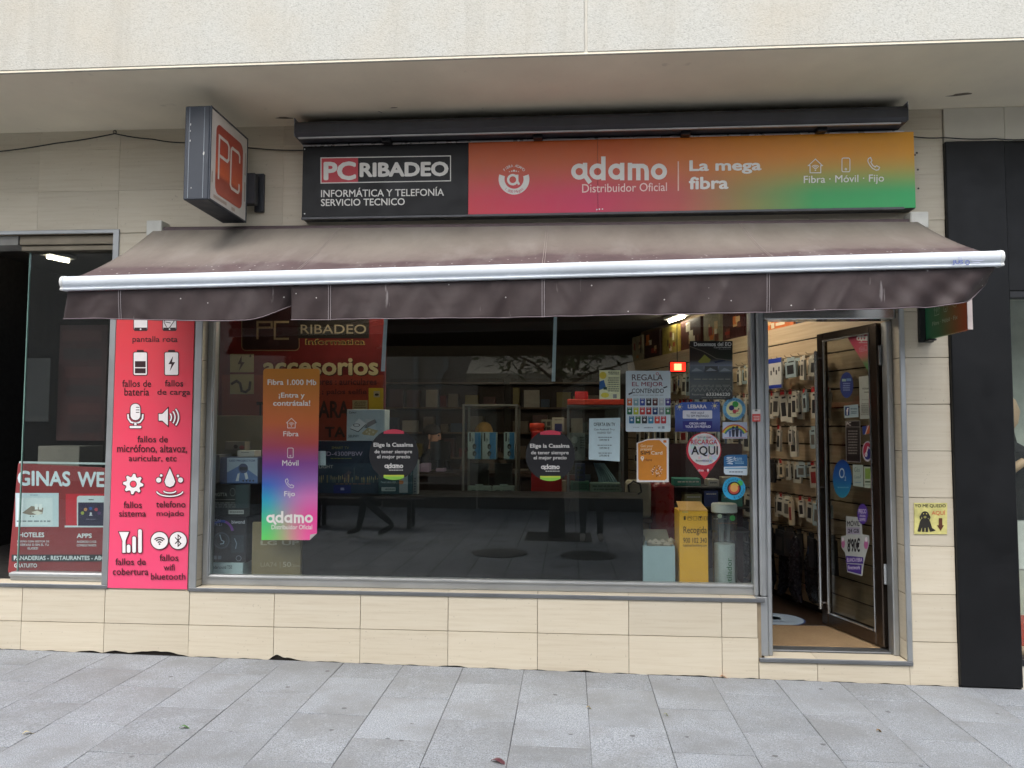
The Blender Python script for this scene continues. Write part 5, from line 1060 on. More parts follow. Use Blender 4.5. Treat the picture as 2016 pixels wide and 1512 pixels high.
for i, (x0, x1, sd) in enumerate(((921, 947, 'leftmost'), (949.5, 977, 'middle'), (992, 1013, 'rightmost'))):
    o, a = pbox('earphone_box', '%s blue and white box on the cabinet shelf' % sd, 'box', x0, 851, x1, 904, 2.06, .12, 'a8b8bc', s1, group='blue and white boxes on the cabinet shelf'); a.rect('3f7fb4', x0+(x1-x0)*.52, 851.5, x1-.5, 903.5); a.rect('2c3236', x0+3, 852, x0+6, 869)
    for y in (879, 893): a.disc('23272b', x0+(x1-x0)*.5, y, 3.6, 5.2); a.disc('6a767c', x0+(x1-x0)*.52, y+1, 2, 3)
    a.poly('7a8a94', [(x0+8, 860), (x0+12, 866), (x0+8, 872)]); a.done()
for i, (x0, x1, sd) in enumerate(((921, 966, 'by the counter side'), (969, 1012, 'by the red cabinet side'))):
    o, a = pbox('headphone_box', 'white headphone box at the bottom of the glass cabinet, %s' % sd, 'box', x0, 957, x1, 978, 2.06, .1, '93a09c', s0, group='headphone boxes in the glass cabinet'); a.arc('30363a', x0+11, 972, 7, 1.4, 0, 180, 14); a.scribble('4a5458', x0+20, 964, x1-5, 972, 2, i); a.rect('93a09c', x0+15, 953, x0+30, 957); a.done()
for x0, x1, l in ((925, 962, 'dark tablet box leaning under the cabinet shelf'), (974, 1008, 'second dark tablet box under the cabinet shelf')): pbox('tablet_box', l, 'box', x0, 912, x1, 956, 2.24, .04, '37352c', s0)
s1b = F(1170, 906, 1.66)[1]; s0b = F(1170, 976, 1.66)[1]
cabinet('glass_cabinet', 'glass cabinet under the red shelf board, behind the offer sheet', 1116, 802, 1228, 1.62, .40, s0b, (s1b, s0b), m_steel('8a8d8c', .35))
ztop = F(1170, 802, 1.62)[1]+.021
tag(obj('shelf_board', M().cbox(F(1117, 790, 1.6)[0], F(1228, 790, 1.6)[0], 1.60, 2.03, ztop, ztop+.05, .004), paint('a8321e', .45)), 'red shelf board on top of the glass cabinet', 'board')
o, a = pbox('red_box', 'small red box on the red shelf board', 'box', 1132, 771, 1158, 787, 1.66, .14, '9c1f22', ztop+.05); a.done()
o, a = pbox('headphone_card', 'grey blister card with headphones in the glass cabinet', 'package', 1121, 852, 1152, 906, 1.68, .05, '6f7674', s1b); a.disc('9aa3a0', 1131, 866, 6, 7); a.disc('2c3032', 1133, 884, 4, 5); a.scribble('2c3032', 1142, 859, 1150, 884, 5, 1); a.done()
for i, (x0, y0, x1, y1, c, l) in enumerate(((1123, 948, 1160, 966, '3f6a56', 'green patterned box low in the glass cabinet'), (1162, 951, 1222, 976, '7d8f84', 'long pale box low in the glass cabinet'), (1122, 966, 1161, 977, '6f7d74', 'flat grey box under the green patterned box'), (1132, 913, 1152, 947, '2c3356', 'dark blue box under the cabinet shelf'))):
    o, a = pbox('goods_box', l, 'box', x0, y0, x1, y1, 1.68 if i != 1 else 1.66, .16, c, None if i in (0, 3) else s0b); a.scribble('22302a' if i != 1 else '55665c', x0+4, y0+3, x1-4, y1-3, 3, i); a.done()
m = M()
for k in range(7): m.tube([(F(1176, 920, 1.8)[0]-.03+k*.014, 1.8, s1b-.03), (F(1176, 920, 1.8)[0]+.02+k*.02, 1.8+.02*math.sin(k), s1b-.16), (F(1176, 920, 1.8)[0]+.03+k*.03, 1.79, s0b+.03)], [.004, .012, .016], 7)
tag(obj('cellophane_wrap', m, paint('7f96a0', .18), smooth=True), 'bundle of clear wrapping hanging in the glass cabinet', 'wrapping')
# red cabinet and goods between the two glass cabinets
zr = F(1075, 850, 1.9)[1]
rc = tag(obj('red_cabinet', M().cbox(F(1046, 900, 1.9)[0], F(1106, 900, 1.9)[0], 1.9, 2.4, FZ+.001, zr, .006), paint('8c1517', .4)), 'red metal cabinet between the two glass cabinets', 'cabinet')
o = tag(obj('round_tin', M().lathe([(.0, 0), (.062, 0), (.064, .01), (.064, .03), (.07, .032), (.072, .06), (.065, .075), (.0, .08)], (F(1057, 850, 1.98)[0], 1.98, zr+.001), 20), paint('b33a26', .4), smooth=True), 'round tin with an orange red lid on the red cabinet', 'tin')
o, a = pbox('phone_box', 'upright white phone box on the red cabinet', 'box', 1087, 822, 1111, 851, 1.96, .06, '9a9484', zr); a.rect('2c2f5a', 1092, 834, 1107, 849); a.scribble('4a4a4a', 1092, 825, 1106, 828, 1, 1); a.done()
o, a = pbox('cup_rack', 'small pale rack beside the phone box', 'rack', 1066, 826, 1086, 851, 2.02, .1, '6e6a5c', zr); a.rect('2b2824', 1068, 830, 1074, 838); a.rect('2b2824', 1077, 830, 1084, 838); a.rect('2b2824', 1068, 841, 1074, 848); a.rect('2b2824', 1077, 841, 1084, 848); a.done()
o, a = pbox('narrow_box', 'narrow beige carton beside the cabinets', 'carton', 1106.5, 946, 1115, 976, 1.64, .1, '7a6a52', s0b); a.done()
# counter, monitor and the people behind it
ct = thing('counter', 'dark service counter behind the glass cabinet', 'counter', (-.9, 3.0, FZ))
obj('counter_top', M().cbox(-2.2, -.15, 2.9, 3.5, 1.12, 1.16, .004), paint('3b2a1e', .35), ct); obj('counter_front', M().cbox(-2.18, -.17, 2.94, 2.97, FZ+.001, 1.119, .004), paint('241a15', .5), ct); obj('side_panel', M().cbox(-.20, -.17, 2.971, 3.48, FZ+.001, 1.119, .003), paint('241a15', .5), ct)
x0, z1 = F(846, 869, 3.0); x1, _ = F(886, 869, 3.0)
mo = thing('monitor', 'black computer monitor seen from behind on the counter', 'monitor', ((x0+x1)/2, 3.0, 1.161))
obj('screen_back', M().cbox(x0, x1, 3.02, 3.06, 1.28, z1, .008), BLACK, mo); obj('stand', M().cbox((x0+x1)/2-.03, (x0+x1)/2+.03, 3.061, 3.08, 1.17, 1.5, .004).cbox((x0+x1)/2-.11, (x0+x1)/2+.11, 2.96, 3.15, 1.161, 1.169, .003), BLACK, mo)
for i in range(6):
    x = -2.05+i*.13+rr.uniform(-.03, .03); h = rr.uniform(.04, .16)
    tag(obj('counter_goods', M().cbox(x, x+.09, 2.98, 3.12, 1.161, 1.161+h, .004), paint(rr.choice(('b8a8c8', '7a4a3c', 'c8c2a8', '4a5a78', '8a6a9c', 'a8a08c')), .5)), ('pale lilac', 'second', 'third', 'fourth', 'fifth', 'last')[i]+' small goods box in the row on the counter end', 'box', 'goods on the counter')
# the wall shelves at the back of the shop
for i, (X0, X1) in enumerate(((-2.8, -1.0), (-.9, .55))):
    sh = thing('wall_shelving', ('brown wall shelving at the back behind the counter', 'brown wall shelving at the back beside the slat wall')[i], 'shelving', ((X0+X1)/2, 6.6, FZ))
    obj('back_board', M().box(X0, X1, 6.84, 6.89, FZ+.002, 2.4), paint('3a2a1c', .6), sh)
    for k in range(6): obj('shelf', M().cbox(X0, X1, 6.55, 6.839, .4+k*.38, .425+k*.38, .003), paint('6a5238', .5), sh)
    n_ = 0
    for k in range(5):
        x = X0+.05; n_ = 0
        while x < X1-.25:
            wd, h = rr.uniform(.10, .24), rr.uniform(.12, .30)
            b = obj('shelf_goods', M().cbox(x, x+wd, 6.6, 6.75, .4255+k*.38, .4255+k*.38+h, .003), paint(rr.choice(('7a6a58', 'a89a84', '5a3a34', '3a4a5c', 'b8b0a0', '6a2a28', '8a7a3a')), .5)); n_ += 1; tag(b, '%s carton, %s on the %s shelf of the %s back shelving' % ('small' if wd < .17 else 'wide', ('first', 'second', 'third', 'fourth', 'fifth', 'sixth', 'seventh', 'eighth', 'ninth', 'tenth', 'eleventh')[n_-1], ('lowest', 'second', 'middle', 'fourth', 'topmost')[k], ('counter side', 'slat wall side')[i]), 'carton', 'cartons on the back shelving')
            x += wd+rr.uniform(.02, .12)
# lower right of the window
o, a = pbox('yellow_carton', 'tall yellow carton lettered Recogida at the right of the window', 'carton', 1337, 1006, 1395, 1150, .24, .24, paint('f2b636', .5, var=.05), DK)
a.rect('5a3f14', 1346, 1016, 1350, 1024); 
for i in range(4): a.line('6a4c1c', rrect(1354+i*10.5, 1016.5, 1361.5+i*10.5, 1024, .6), .7, True)
a.arc('5a3f14', 1357.5, 1021, 2.5, 1, 0, 180, 8); a.poly('5a3f14', [(1376, 1017), (1382, 1017), (1379.5, 1021), (1379.5, 1024), (1378.5, 1024), (1378.5, 1021)]); a.line('5a3f14', [(1387.5, 1023), (1387.5, 1018)], 1); a.line('5a3f14', [(1391, 1023), (1391, 1018)], 1)
a.text('3a2a10', 'Recogida', 1345.5, 1036.5, 1391.5, 1054, .006); a.text('3a2a10', '900 102 340', 1345, 1058.5, 1391.5, 1069, .006); a.text('4a3614', 'logisticaschambilamp.com', 1345, 1071, 1391.5, 1077.5, .008); a.done()
u0, v0 = F(1337, 1006, .24); u1, _ = F(1395, 1006, .24)
obj('flap', M().hull_quad([(u0+.002, .241, v0+.001), (u1-.002, .241, v0+.001), (u1-.03, .38, v0+.05), (u0-.0, .38, v0+.05)], (0, .002, .003)), paint('c48f2a', .55), o)
obj('tape', M().box(u0+.02, u0+.06, .2385, .2399, v0-.012, v0-.001), paint('d9b76a', .2), o)
ob = thing('open_carton', 'open white carton with folded flaps at the window floor', 'carton', (F(1297, 1140, .26)[0], .36, DK)); u0, v1 = F(1266, 1075, .26); u1, _ = F(1329, 1075, .26)
CW = paint('aac0c4', .6, var=.05); z0 = DK+.001; y0, y1 = .262, .50
obj('side', M().cbox(u0, u1, y0, y0+.005, z0, v1, .001), CW, ob); obj('side', M().cbox(u0, u1, y1-.005, y1, z0, v1, .001), CW, ob); obj('side', M().cbox(u0, u0+.005, y0+.0055, y1-.0055, z0, v1, .001), CW, ob); obj('side', M().cbox(u1-.005, u1, y0+.0055, y1-.0055, z0, v1, .001), CW, ob); obj('floor_panel', M().box(u0+.006, u1-.006, y0+.006, y1-.006, z0, z0+.004), CW, ob)
FL = paint('8d8d80', .6)
obj('flap', M().hull_quad([(u0+.004, y1-.003, v1+.0005), (u1-.004, y1-.003, v1+.0005), (u1-.02, y1+.05, v1+.075), (u0+.02, y1+.05, v1+.075)], (0, .003, .001)), FL, ob); obj('flap', M().hull_quad([(u0+.004, y0+.004, v1+.0005), (u0+.004, y1-.01, v1+.0005), (u0+.02, y1-.02, v1+.05), (u0+.02, y0+.03, v1+.05)], (.003, 0, .001)), FL, ob)
m = M()
for k in range(9): q = rr.uniform(0, 6.28); m.lathe([(.001, .05), (.03, .03), (.022, 0)], (u0+.06+.02*k*.9, .40+.03*math.sin(q), v1-.02+.012*math.cos(q*2)), 5)
tag(obj('packing_film', m, paint('b8b4a8', .15)), 'crumpled clear film sticking out of the open carton', 'film')
tb = thing('fan_tube', 'clear plastic tube with white cap holding a fan, beside the yellow carton', 'tube', (F(1430, 1140, .3)[0], .31, DK))
u0, v1 = F(1405, 993, .24); u1, _ = F(1456, 993, .24); r_ = (u1-u0)/2; cx = (u0+u1)/2; v2 = F(1405, 1010, .24)[1]
obj('tube_wall', M().lathe([(r_*.96, DK+.002), (r_*.96, v2)], (cx, .24+r_, 0), 28), glass_mat('clear_plastic', (.82, .84, .83), .10), tb, True)
obj('cap', M().lathe([(r_*.2, v1+.001), (r_*.93, v1), (r_, v1-.008), (r_*1.01, v2), (r_*.9, v2+.001)], (cx, .24+r_, 0), 28), paint('d2d5cc', .45), tb, True)
obj('insert_card', M().lathe([(r_*.80, DK+.004), (r_*.80, DK+.27)], (cx, .24+r_, 0), 20), paint('d6e0de', .4), tb, True)
obj('fan_rod', M().tube([(cx-.02, .24+r_, DK+.28), (cx-.02, .24+r_, v2-.02)], .016, 10).tube([(cx+.03, .24+r_*1.2, DK+.28), (cx+.03, .24+r_*1.2, v2-.02)], .012, 10), paint('7a7d7c', .4), tb, True)
a = Art(front(.24), tb, .002, 'lettering')
vs, fs, b0, b1, c0, c1 = glyphs('ventilador', .03)
xt0, xt1, yt0, yt1 = 1430, 1441, 1170, 1098
a._put('2f6a3c', [(xt1-(xt1-xt0)*(y-c0)/(c1-c0) if False else xt0+(xt1-xt0)*(1-(y-c0)/(c1-c0)), yt0+(yt1-yt0)*(x-b0)/(b1-b0)) for x, y in vs], fs)
a.disc('3f9a4a', 1442, 1020, 5.5); a.disc('a8b49a', 1417, 1016, 4.5); a.scribble('a86a4a', 1411, 1029, 1452, 1031, 1, 2); a.done()
# goods behind the window on the right: red suitcase, pale printer, gondola with boxes
su = thing('suitcase', 'dark red wheeled suitcase behind the white carton', 'suitcase', (F(1303, 1040, 1.0)[0], 1.1, FZ)); u0, v1 = F(1281, 948, 1.0); u1, _ = F(1328, 948, 1.0)
obj('shell', M().cbox(u0, u1, 1.0, 1.22, FZ+.06, v1, .04), paint('7a1219', .3), su, True); obj('handle', M().tube([(u0+.08, 1.11, v1-.01), (u0+.08, 1.11, v1+.09), (u1-.08, 1.11, v1+.09), (u1-.08, 1.11, v1-.01)], .01, 8), BLACK, su, True)
for x in (u0+.06, u1-.06): obj('wheel', M().tube([(x-.012, 1.11, FZ+.031), (x+.012, 1.11, FZ+.031)], .03, 12), BLACK, su, True)
zg = F(1256, 978, .95)[1]
pr = thing('label_printer', 'beige machine with black cables behind the podium end', 'machine', (F(1255, 960, .95)[0], 1.0, zg)); obj('body', M().cbox(F(1233, 945, .95)[0], F(1282, 945, .95)[0], .95, 1.15, zg-.16, F(1233, 947, .95)[1], .02), paint('8a8270', .5), pr, True)
u, v = F(1247, 955, .94); obj('cable', M().tube([(u-.03, .935, v-.07), (u-.04, .93, v), (u, .93, v+.03), (u+.05, .93, v+.01), (u+.06, .935, v-.05), (u+.02, .935, v-.08)], .008, 7), BLACK, pr, True)
tag(obj('side_table', M().cbox(F(1228, 990, .95)[0], F(1284, 990, .95)[0], .952, 1.3, zg-.20, zg-.161, .004), paint('4a4038', .5)), 'small dark table holding the beige machine', 'table')
go = thing('goods_shelf', 'low dark shelving with boxed goods behind the recharge sticker', 'shelving', (F(1400, 1000, 1.3)[0], 1.4, FZ)); X0, X1 = F(1325, 960, 1.3)[0], F(1478, 960, 1.3)[0]
for py in (958, 998, 1045): z = F(1400, py, 1.3)[1]; obj('shelf', M().cbox(X0, X1, 1.3, 1.6, z-.015, z, .003), paint('2c2825', .5), go)
obj('back_board', M().box(X0, X1, 1.601, 1.62, FZ+.001, 1.5), paint('3a1a1c', .6), go)
for x in (X0, X1-.02): obj('upright', M().cbox(x, x+.019, 1.62, 1.64, FZ+.001, 1.55, .002), BLACK, go)
for i, (x0, y0, x1, c, sh_) in enumerate(((1327, 942, 1380, '2f7f6c', 958), (1394, 944, 1416, 'a8a294', 958), (1424, 940, 1460, '8f8a7c', 958), (1348, 972, 1382, '8f8a58', 998), (1386, 966, 1414, '2c3f78', 998), (1420, 972, 1462, '4a8a74', 998), (1335, 1018, 1368, '7a7468', 1045), (1400, 1015, 1440, '5a6468', 1045))):
    o, a = pbox('goods_box', ('green box on the low shelving', 'white box beside the green box on the low shelving', 'beige box at the end of the upper low shelf', 'yellowish box on the middle low shelf', 'dark blue box on the middle low shelf', 'teal box at the end of the middle low shelf', 'grey box on the lowest shelf', 'blue grey box on the lowest shelf')[i], 'box', x0, y0, x1, sh_, 1.33, .18, c, F(1400, sh_, 1.3)[1]); a.scribble('d0ccc0' if i != 1 else '2a2a2a', x0+4, y0+4, x1-4, y0+9, 1, i); a.done()
# red alarm lamp shining in the window
al = thing('warning_lamp', 'small black box lamp glowing red high inside the window', 'lamp', (F(1336, 722, .45)[0], .45, F(1336, 735, .45)[1])); u0, v1 = F(1318, 711, .45); u1, v0 = F(1352, 733, .45)
obj('housing', M().cbox(u0, u1, .46, .51, v0, v1, .006), BLACK, al); obj('cable', M().tube([((u0+u1)/2, .49, v1), ((u0+u1)/2, .49, 2.5)], .003, 6), BLACK, al)
obj('lens', M().cbox(u0+.008, u1-.008, .452, .4595, v0+.008, v1-.008, .003), emit('ff2010', 2.2), al); obj('led_panel', M().cbox(u0+.032, u1-.036, .448, .4515, v0+.014, v1-.018, .002), emit('ff6a48', 4.0), al)
# ceiling lamps; shop tubes beyond the slat wall one are unseen, added for brightness
def lamp(label, x, y, z, l, st=26, rz=0, grp='shop ceiling lamps'):
    t = thing('ceiling_lamp', label, 'lamp', (x, y, z), grp); t.rotation_euler[2] = rz
    for nm, m, mt in (('fixture', M().cbox(-l/2, l/2, -.07, .07, -.03, 0, .004), paint('a8a8a2', .5)), ('tube', M().tube([(-l/2+.03, 0, -.048), (l/2-.03, 0, -.048)], .016, 8), emit('fff0d8', st))):
        o = obj(nm, m, mt, None, origin=(0, 0, 0)); o.parent = t; o.location = (0, 0, 0)
    return t
lamp('lit tube lamp on the shop ceiling above the slat wall', 1.22, 3.75, 2.918, .45, 30, rz=1.85); lamp('unseen tube lamp added on the shop ceiling near the door', 1.25, 1.5, 2.918, 1.2, 36, rz=1.57); lamp('unseen tube lamp added on the shop ceiling behind the middle of the window', -.2, 1.25, 2.918, 1.2, 40); lamp('unseen tube lamp added on the shop ceiling over the window display', -1.5, .75, 2.918, 1.2, 36)
d = ray(115, 500); t = (3.199-CAM.z)/d.z; q = CAM+d*t; lamp('lit tube lamp on the ceiling of the dark left passage', q.x, q.y, 3.199, .26, 9, 1.2, 'passage lamps')
# narrow left window: red panel standing in for a mirror image, pale box behind
o, a = pbox('mirror_image_panel', 'dim red panel added for the mirror image of red lettering in the narrow left window', 'poster', 118, 640, 205, 868, .9, .01, paint('34100e', .6)); 
for i in range(6): a.rect('220a0a' if i % 2 else '431814', 122+i*3, 650+i*36, 200, 672+i*36, 3)
a.done(); o, a = pbox('notice_sheet', 'grey notice sheet inside the narrow left window', 'paper', 50, 705, 95, 830, .8, .006, '262827'); a.scribble('26282a', 55, 712, 90, 822, 7, 3); a.done()
pbox('cardboard_box', 'pale cardboard box behind the web design poster', 'box', 75, 878, 155, 925, .6, .3, '6d6a60'); tag(obj('left_display_shelf', M().cbox(-3.85, -3.02, .25, 1.2, .70, .74, .004), paint('3a3734', .6)), 'dark shelf inside the narrow left window', 'shelf')

# ------------------------------------------------------------------ goods on the slat wall
def spt(s, z, d): q = SA+st_*s+sn_*d; return Vector((q.x, q.y, z))
HOOK = paint('6a6258', .35, metal=.8)
rows = [2.20, 1.93, 1.645, 1.365, 1.085, .83]
pk = {}
def packet_mesh(w_, h, t, c, accent, kind):
    k = (round(w_, 3), round(h, 3), c, accent, kind)
    if k not in pk:
        # local frame: x along the wall, y out of the wall, z up (hangs below the origin)
        me = M().cbox(-w_/2, w_/2, 0, t, -h, -.02, .0015).cbox(-w_/2*.7, w_/2*.7, t*.3, t*.5, -.0205, .012, .0008).mesh('hanging_packet'); me.materials.append(paint(c, .45, var=.06))
        pr_ = M().box(-w_/2*.62, w_/2*.62, t+.0003, t+.0008, -h*.82, -h*.34).mesh('print'); pr_.materials.append(ink(accent))
        p2_ = M().box(-w_/2*.75, w_/2*.3, t+.0003, t+.0008, -h*.2, -h*.13).mesh('print'); p2_.materials.append(ink('3c3a38'))
        tg = M().cbox(-.018, .018, t+.0010, t+.0022, -.012, .022, .0005).mesh('price_tag'); tg.materials.append(ink('b3262a'))
        pk[k] = (me, pr_, p2_, tg)
    return pk[k]
ang = math.atan2(st_.y, st_.x)
RN = ('top', 'second', 'third', 'fourth', 'fifth', 'lowest')
for r_, z in enumerate(rows):
    s = .55; no = 0
    while s < 4.3:
        w_ = rr.choice((.06, .075, .09, .11)); h = rr.choice((.13, .16, .19)) if r_ < 5 else rr.choice((.2, .26))
        if r_ == 1: h = .20; w_ = rr.choice((.05, .06, .07))
        gap = rr.random() < (.22 if r_ in (2, 3) else .08)
        if not gap:
            no += 1; od = str(no)+('th' if 10 < no < 14 else {1: 'st', 2: 'nd', 3: 'rd'}.get(no % 10, 'th'))
            dark = r_ == 5 or rr.random() < .10
            c = rr.choice(('2a2828', '34302e', '1f2022')) if dark else rr.choice(('c4bfb2', 'b8b4a6', 'cbc6ba', 'aeaa9e', 'c0bcae', '9fb0b4', 'c8b89a')); ac = rr.choice(('2c2c30', '6f6a62', '3c3834', '232326', '2a2a2c', '8a2a2c', '3a5a8a'))
            hk = tag(obj('wall_hook', M().tube([spt(s, z+.006, .012), spt(s, z+.004, .20), spt(s, z+.018, .215)], .0028, 5), HOOK, smooth=True), 'thin wire hook, %s from the door on the %s row of the slat wall' % (od, RN[r_]), 'hook', 'hooks of the slat wall, %s row' % RN[r_])
            ms = packet_mesh(w_, h, .022, c, ac, dark); n_ = rr.choice((1, 1, 2))
            for q in range(n_):
                loc = spt(s, z-.008, rr.uniform(.10, .19)-q*.05)
                o = inst('hanging_packet', ms[0], loc, None, ang); tag(o, '%s %s packet on the %s hook from the door, %s slat wall row' % ('front' if q == 0 else 'rear', 'black' if dark else 'white', od, RN[r_]), 'packet', 'packets on the %s hook row' % RN[r_])
                o.rotation_euler[2] += rr.uniform(-.35, .35); o.rotation_euler[1] = rr.uniform(-.10, .10); o.scale = (rr.uniform(.85, 1.25), 1, rr.uniform(.8, 1.25))
                for me in ms[1:3]: inst('print', me, (0, 0, 0)).parent = o
                if q == 0 and rr.random() < .5 and 0 < r_ < 5: inst('price_tag', ms[3], (0, 0, 0)).parent = o
        s += w_*rr.uniform(.75, 1.15)+rr.uniform(.005, .04)
# things on the ledge above the slats
led = [(.62, .30, .26, 'b0a89c', 'pale poster box on the slat wall ledge nearest the door'), (.95, .22, .25, '2c3040', 'dark box on the slat wall ledge beside the orange carton'), (1.20, .62, .24, 'b8622c', 'long orange carton on the slat wall ledge'), (1.86, .12, .24, '9c9a94', 'narrow grey box on the slat wall ledge'), (2.03, .42, .30, '3c1a18', 'dark red printed panel on the slat wall ledge'), (2.52, .36, .32, '8c8468', 'cream printed panel on the slat wall ledge'), (2.95, .5, .33, '4a2418', 'brown red printed panel on the slat wall ledge'), (3.55, .42, .33, '8a7a3a', 'yellow green printed panel on the slat wall ledge'), (4.05, .5, .33, '35201c', 'dark brown printed panel on the slat wall ledge'), (4.62, .34, .33, '948c74', 'last pale printed panel on the slat wall ledge')]
for i, (s, wd, h, c, l) in enumerate(led):
    o = tag(obj('ledge_box', sbox(M(), s, s+wd, 2.501, 2.501+h, -.10, -.02), paint(c, .5, var=.25, scale=14)), l, 'box')
    for k in range(7):
        a0 = s+wd*rr.uniform(.05, .7); b0 = 2.51+h*rr.uniform(.02, .6); obj('print', sbox(M(), a0, a0+wd*rr.uniform(.08, .26), b0, b0+h*rr.uniform(.1, .34), -.0198+k*.0002, -.0196+k*.0002), ink(rr.choice(('c8a87a', '8a2c1c', 'd0c8b0', '2a1c18', 'c06a2c', '6a3a2a'))), o)
# big flat packs hanging behind the door edge
for s, z, w_, h, c, l in ((1.02, 2.21, .20, .25, 'c9c8c4', 'large white and blue pack hanging on the top row'), (1.28, 2.22, .13, .20, 'b9b4a4', 'flat cable pack hanging beside the white and blue pack')):
    o = tag(obj('flat_pack', sbox(M(), s, s+w_, z-h, z, .20, .212), paint(c, .4)), l, 'pack'); obj('print', sbox(M(), s, s+w_, z-.04, z-.002, .2122, .2128), ink('2a3f9c' if w_ > .15 else '55504a'), o); obj('print', sbox(M(), s, s+w_, z-h+.002, z-h+.03, .2122, .2128), ink('2a3f9c' if w_ > .15 else '8a8478'), o)
    for k in range(4): obj('print', sbox(M(), s+w_*(.12+.2*k), s+w_*(.22+.2*k), z-h*(.45+.1*(k % 2)), z-h*(.3+.1*(k % 2)), .2122, .2127), ink('26242a'), o)
# dark soft bags at the foot of the slat wall
for i in range(7):
    s = .75+i*.21; m = M().lathe([(.012, .0), (.05, -.04), (.075, -.2), (.08, -.42), (.05, -.5), (.01, -.51)], (0, 0, 0), 9); m.v = [(x*(1+.2*math.sin(z*22+i)), y*.5+.02*math.sin(z*30+i*2), z*(1+.05*math.sin(i))) for x, y, z in m.v]
    q = spt(s, .80-.02*(i % 2), .14); o = obj('soft_pouch', m, paint(('18181b', '232126', '1b1d24')[i % 3], .25, var=.4, scale=20), None, True, (0, 0, 0)); o.location = q; o.rotation_euler[2] = ang+.2*math.sin(i*3); tag(o, 'black wrapped pouch under the slat wall, %s from the door' % ('first', 'second', 'third', 'fourth', 'fifth', 'sixth', 'seventh')[i], 'pouch', 'black pouches under the slat wall')
# door mat and floor decal
def m_coir():
    n = N('coir'); v = n.coord((1, 1, 1)); a_ = n.noise(v, 300, 2, .7); b_ = n.noise(v, 4, 5)
    return n.out(n.mix(n.ramp(b_, [(.4, (0,)*3), (.7, (.5,)*3)]), n.ramp(a_, [(.3, (.16, .10, .05)), (.7, (.40, .28, .15))]), (.20, .12, .06)), .95, bump=a_, bs=.6, bd=.004)
mt = tag(obj('door_mat', M().cbox(1.296, 2.06, .245, .78, FZ+.0005, FZ+.014, .003), m_coir()), 'brown coir mat just inside the open door', 'mat'); obj('edge_strip', M().cbox(1.296, 1.86, .781, .80, FZ+.0005, FZ+.012, .003), CHROME, mt)
d = ray(1533, 1219); t = (FZ+.002-CAM.z)/d.z; q = CAM+d*t
fd = tag(obj('floor_decal', M().lathe([(.0, 0), (.19, 0), (.19, .0012), (.0, .0015)], (q.x, q.y, FZ+.001), 40), paint('3a5a9c', .35)), 'round blue and white sticker on the shop floor behind the mat', 'sticker'); obj('ring', M().lathe([(.165, .0017), (.18, .0017), (.18, .002), (.165, .002)], (q.x, q.y, FZ+.001), 40), ink('a8bcd0'), fd); obj('print', M().lathe([(.03, .0017), (.055, .0017), (.055, .002), (.03, .002)], (q.x-.03, q.y+.03, FZ+.001), 24), ink('a8bcd0'), fd)
obj('print', M().box(q.x-.12, q.x+.12, q.y-.09, q.y-.07, FZ+.0027, FZ+.003), ink('a8bcd0'), fd)
# next shop's window: pale shoe display
nd = thing('mannequin_torso', 'pale mannequin with black top at the edge of the next shop window', 'mannequin', (2.98, .45, .241)); obj('stand', M().lathe([(.10, 0), (.10, .01), (.012, .02), (.012, .75)], (2.98, .45, .241), 14), CHROME, nd, True)
obj('torso', M().lathe([(.02, 0), (.14, .03), (.13, .2), (.16, .38), (.15, .48), (.06, .54), (.045, .62)], (2.98, .45, 1.0), 16), paint('1c1c1e', .7), nd, True); obj('arm', M().tube([(2.86, .42, 1.46), (2.80, .36, 1.30), (2.90, .26, 1.36), (2.98, .25, 1.42)], [.045, .038, .03, .026], 9), paint('c9a888', .5), nd, True); obj('head', M().lathe([(.04, 0), (.07, .05), (.085, .13), (.06, .21), (.01, .24)], (2.98, .45, 1.62), 14), paint('c9a888', .5), nd, True)
o = tag(obj('skirt', M().lathe([(.13, .02), (.17, -.12), (.21, -.30), (.20, -.31)], (2.98, .45, 1.02), 16), paint('c8c8c0', .7), smooth=True), 'white skirt on the mannequin in the next window', 'skirt')
tag(obj('shoe_box', M().cbox(2.80, 3.1, .2, .45, .2405, .38, .004), paint('b8442c', .5)), 'orange red shoe box at the foot of the next shop window', 'box')
# ------------------------------------------------------------------ the other side of the street, seen in the glass
OY = -9.45
ob = thing('opposite_building', 'grey plastered building across the street seen mirrored in the window', 'building', (0, OY, 0))
OW = m_plaster((.5, .475, .43))
wm = M(); OPS = [(-5.6, -3.6), (-1.75, -.15), (.3, 2.2), (3.4, 5.6)]
xs = [-14]+[q for p_ in OPS for q in p_]+[12]
for i in range(0, len(xs), 2): wm.box(xs[i], xs[i+1], OY-.3, OY, -.3, 3.2)
wm.box(-14, 12, OY-.3, OY+.001, 3.2, 4.3); wm.box(-14, -5.5, OY-.3, OY-.001, 4.301, 7.5); obj('wall', wm, OW, ob)
obj('plinth', M().cbox(-14, -5.62, OY+.0015, OY+.03, -.2, .55, .004).cbox(-3.58, -1.77, OY+.0015, OY+.03, -.2, .55, .004).cbox(2.22, 3.38, OY+.0015, OY+.03, -.2, .55, .004), paint('4c4741', .7), ob)
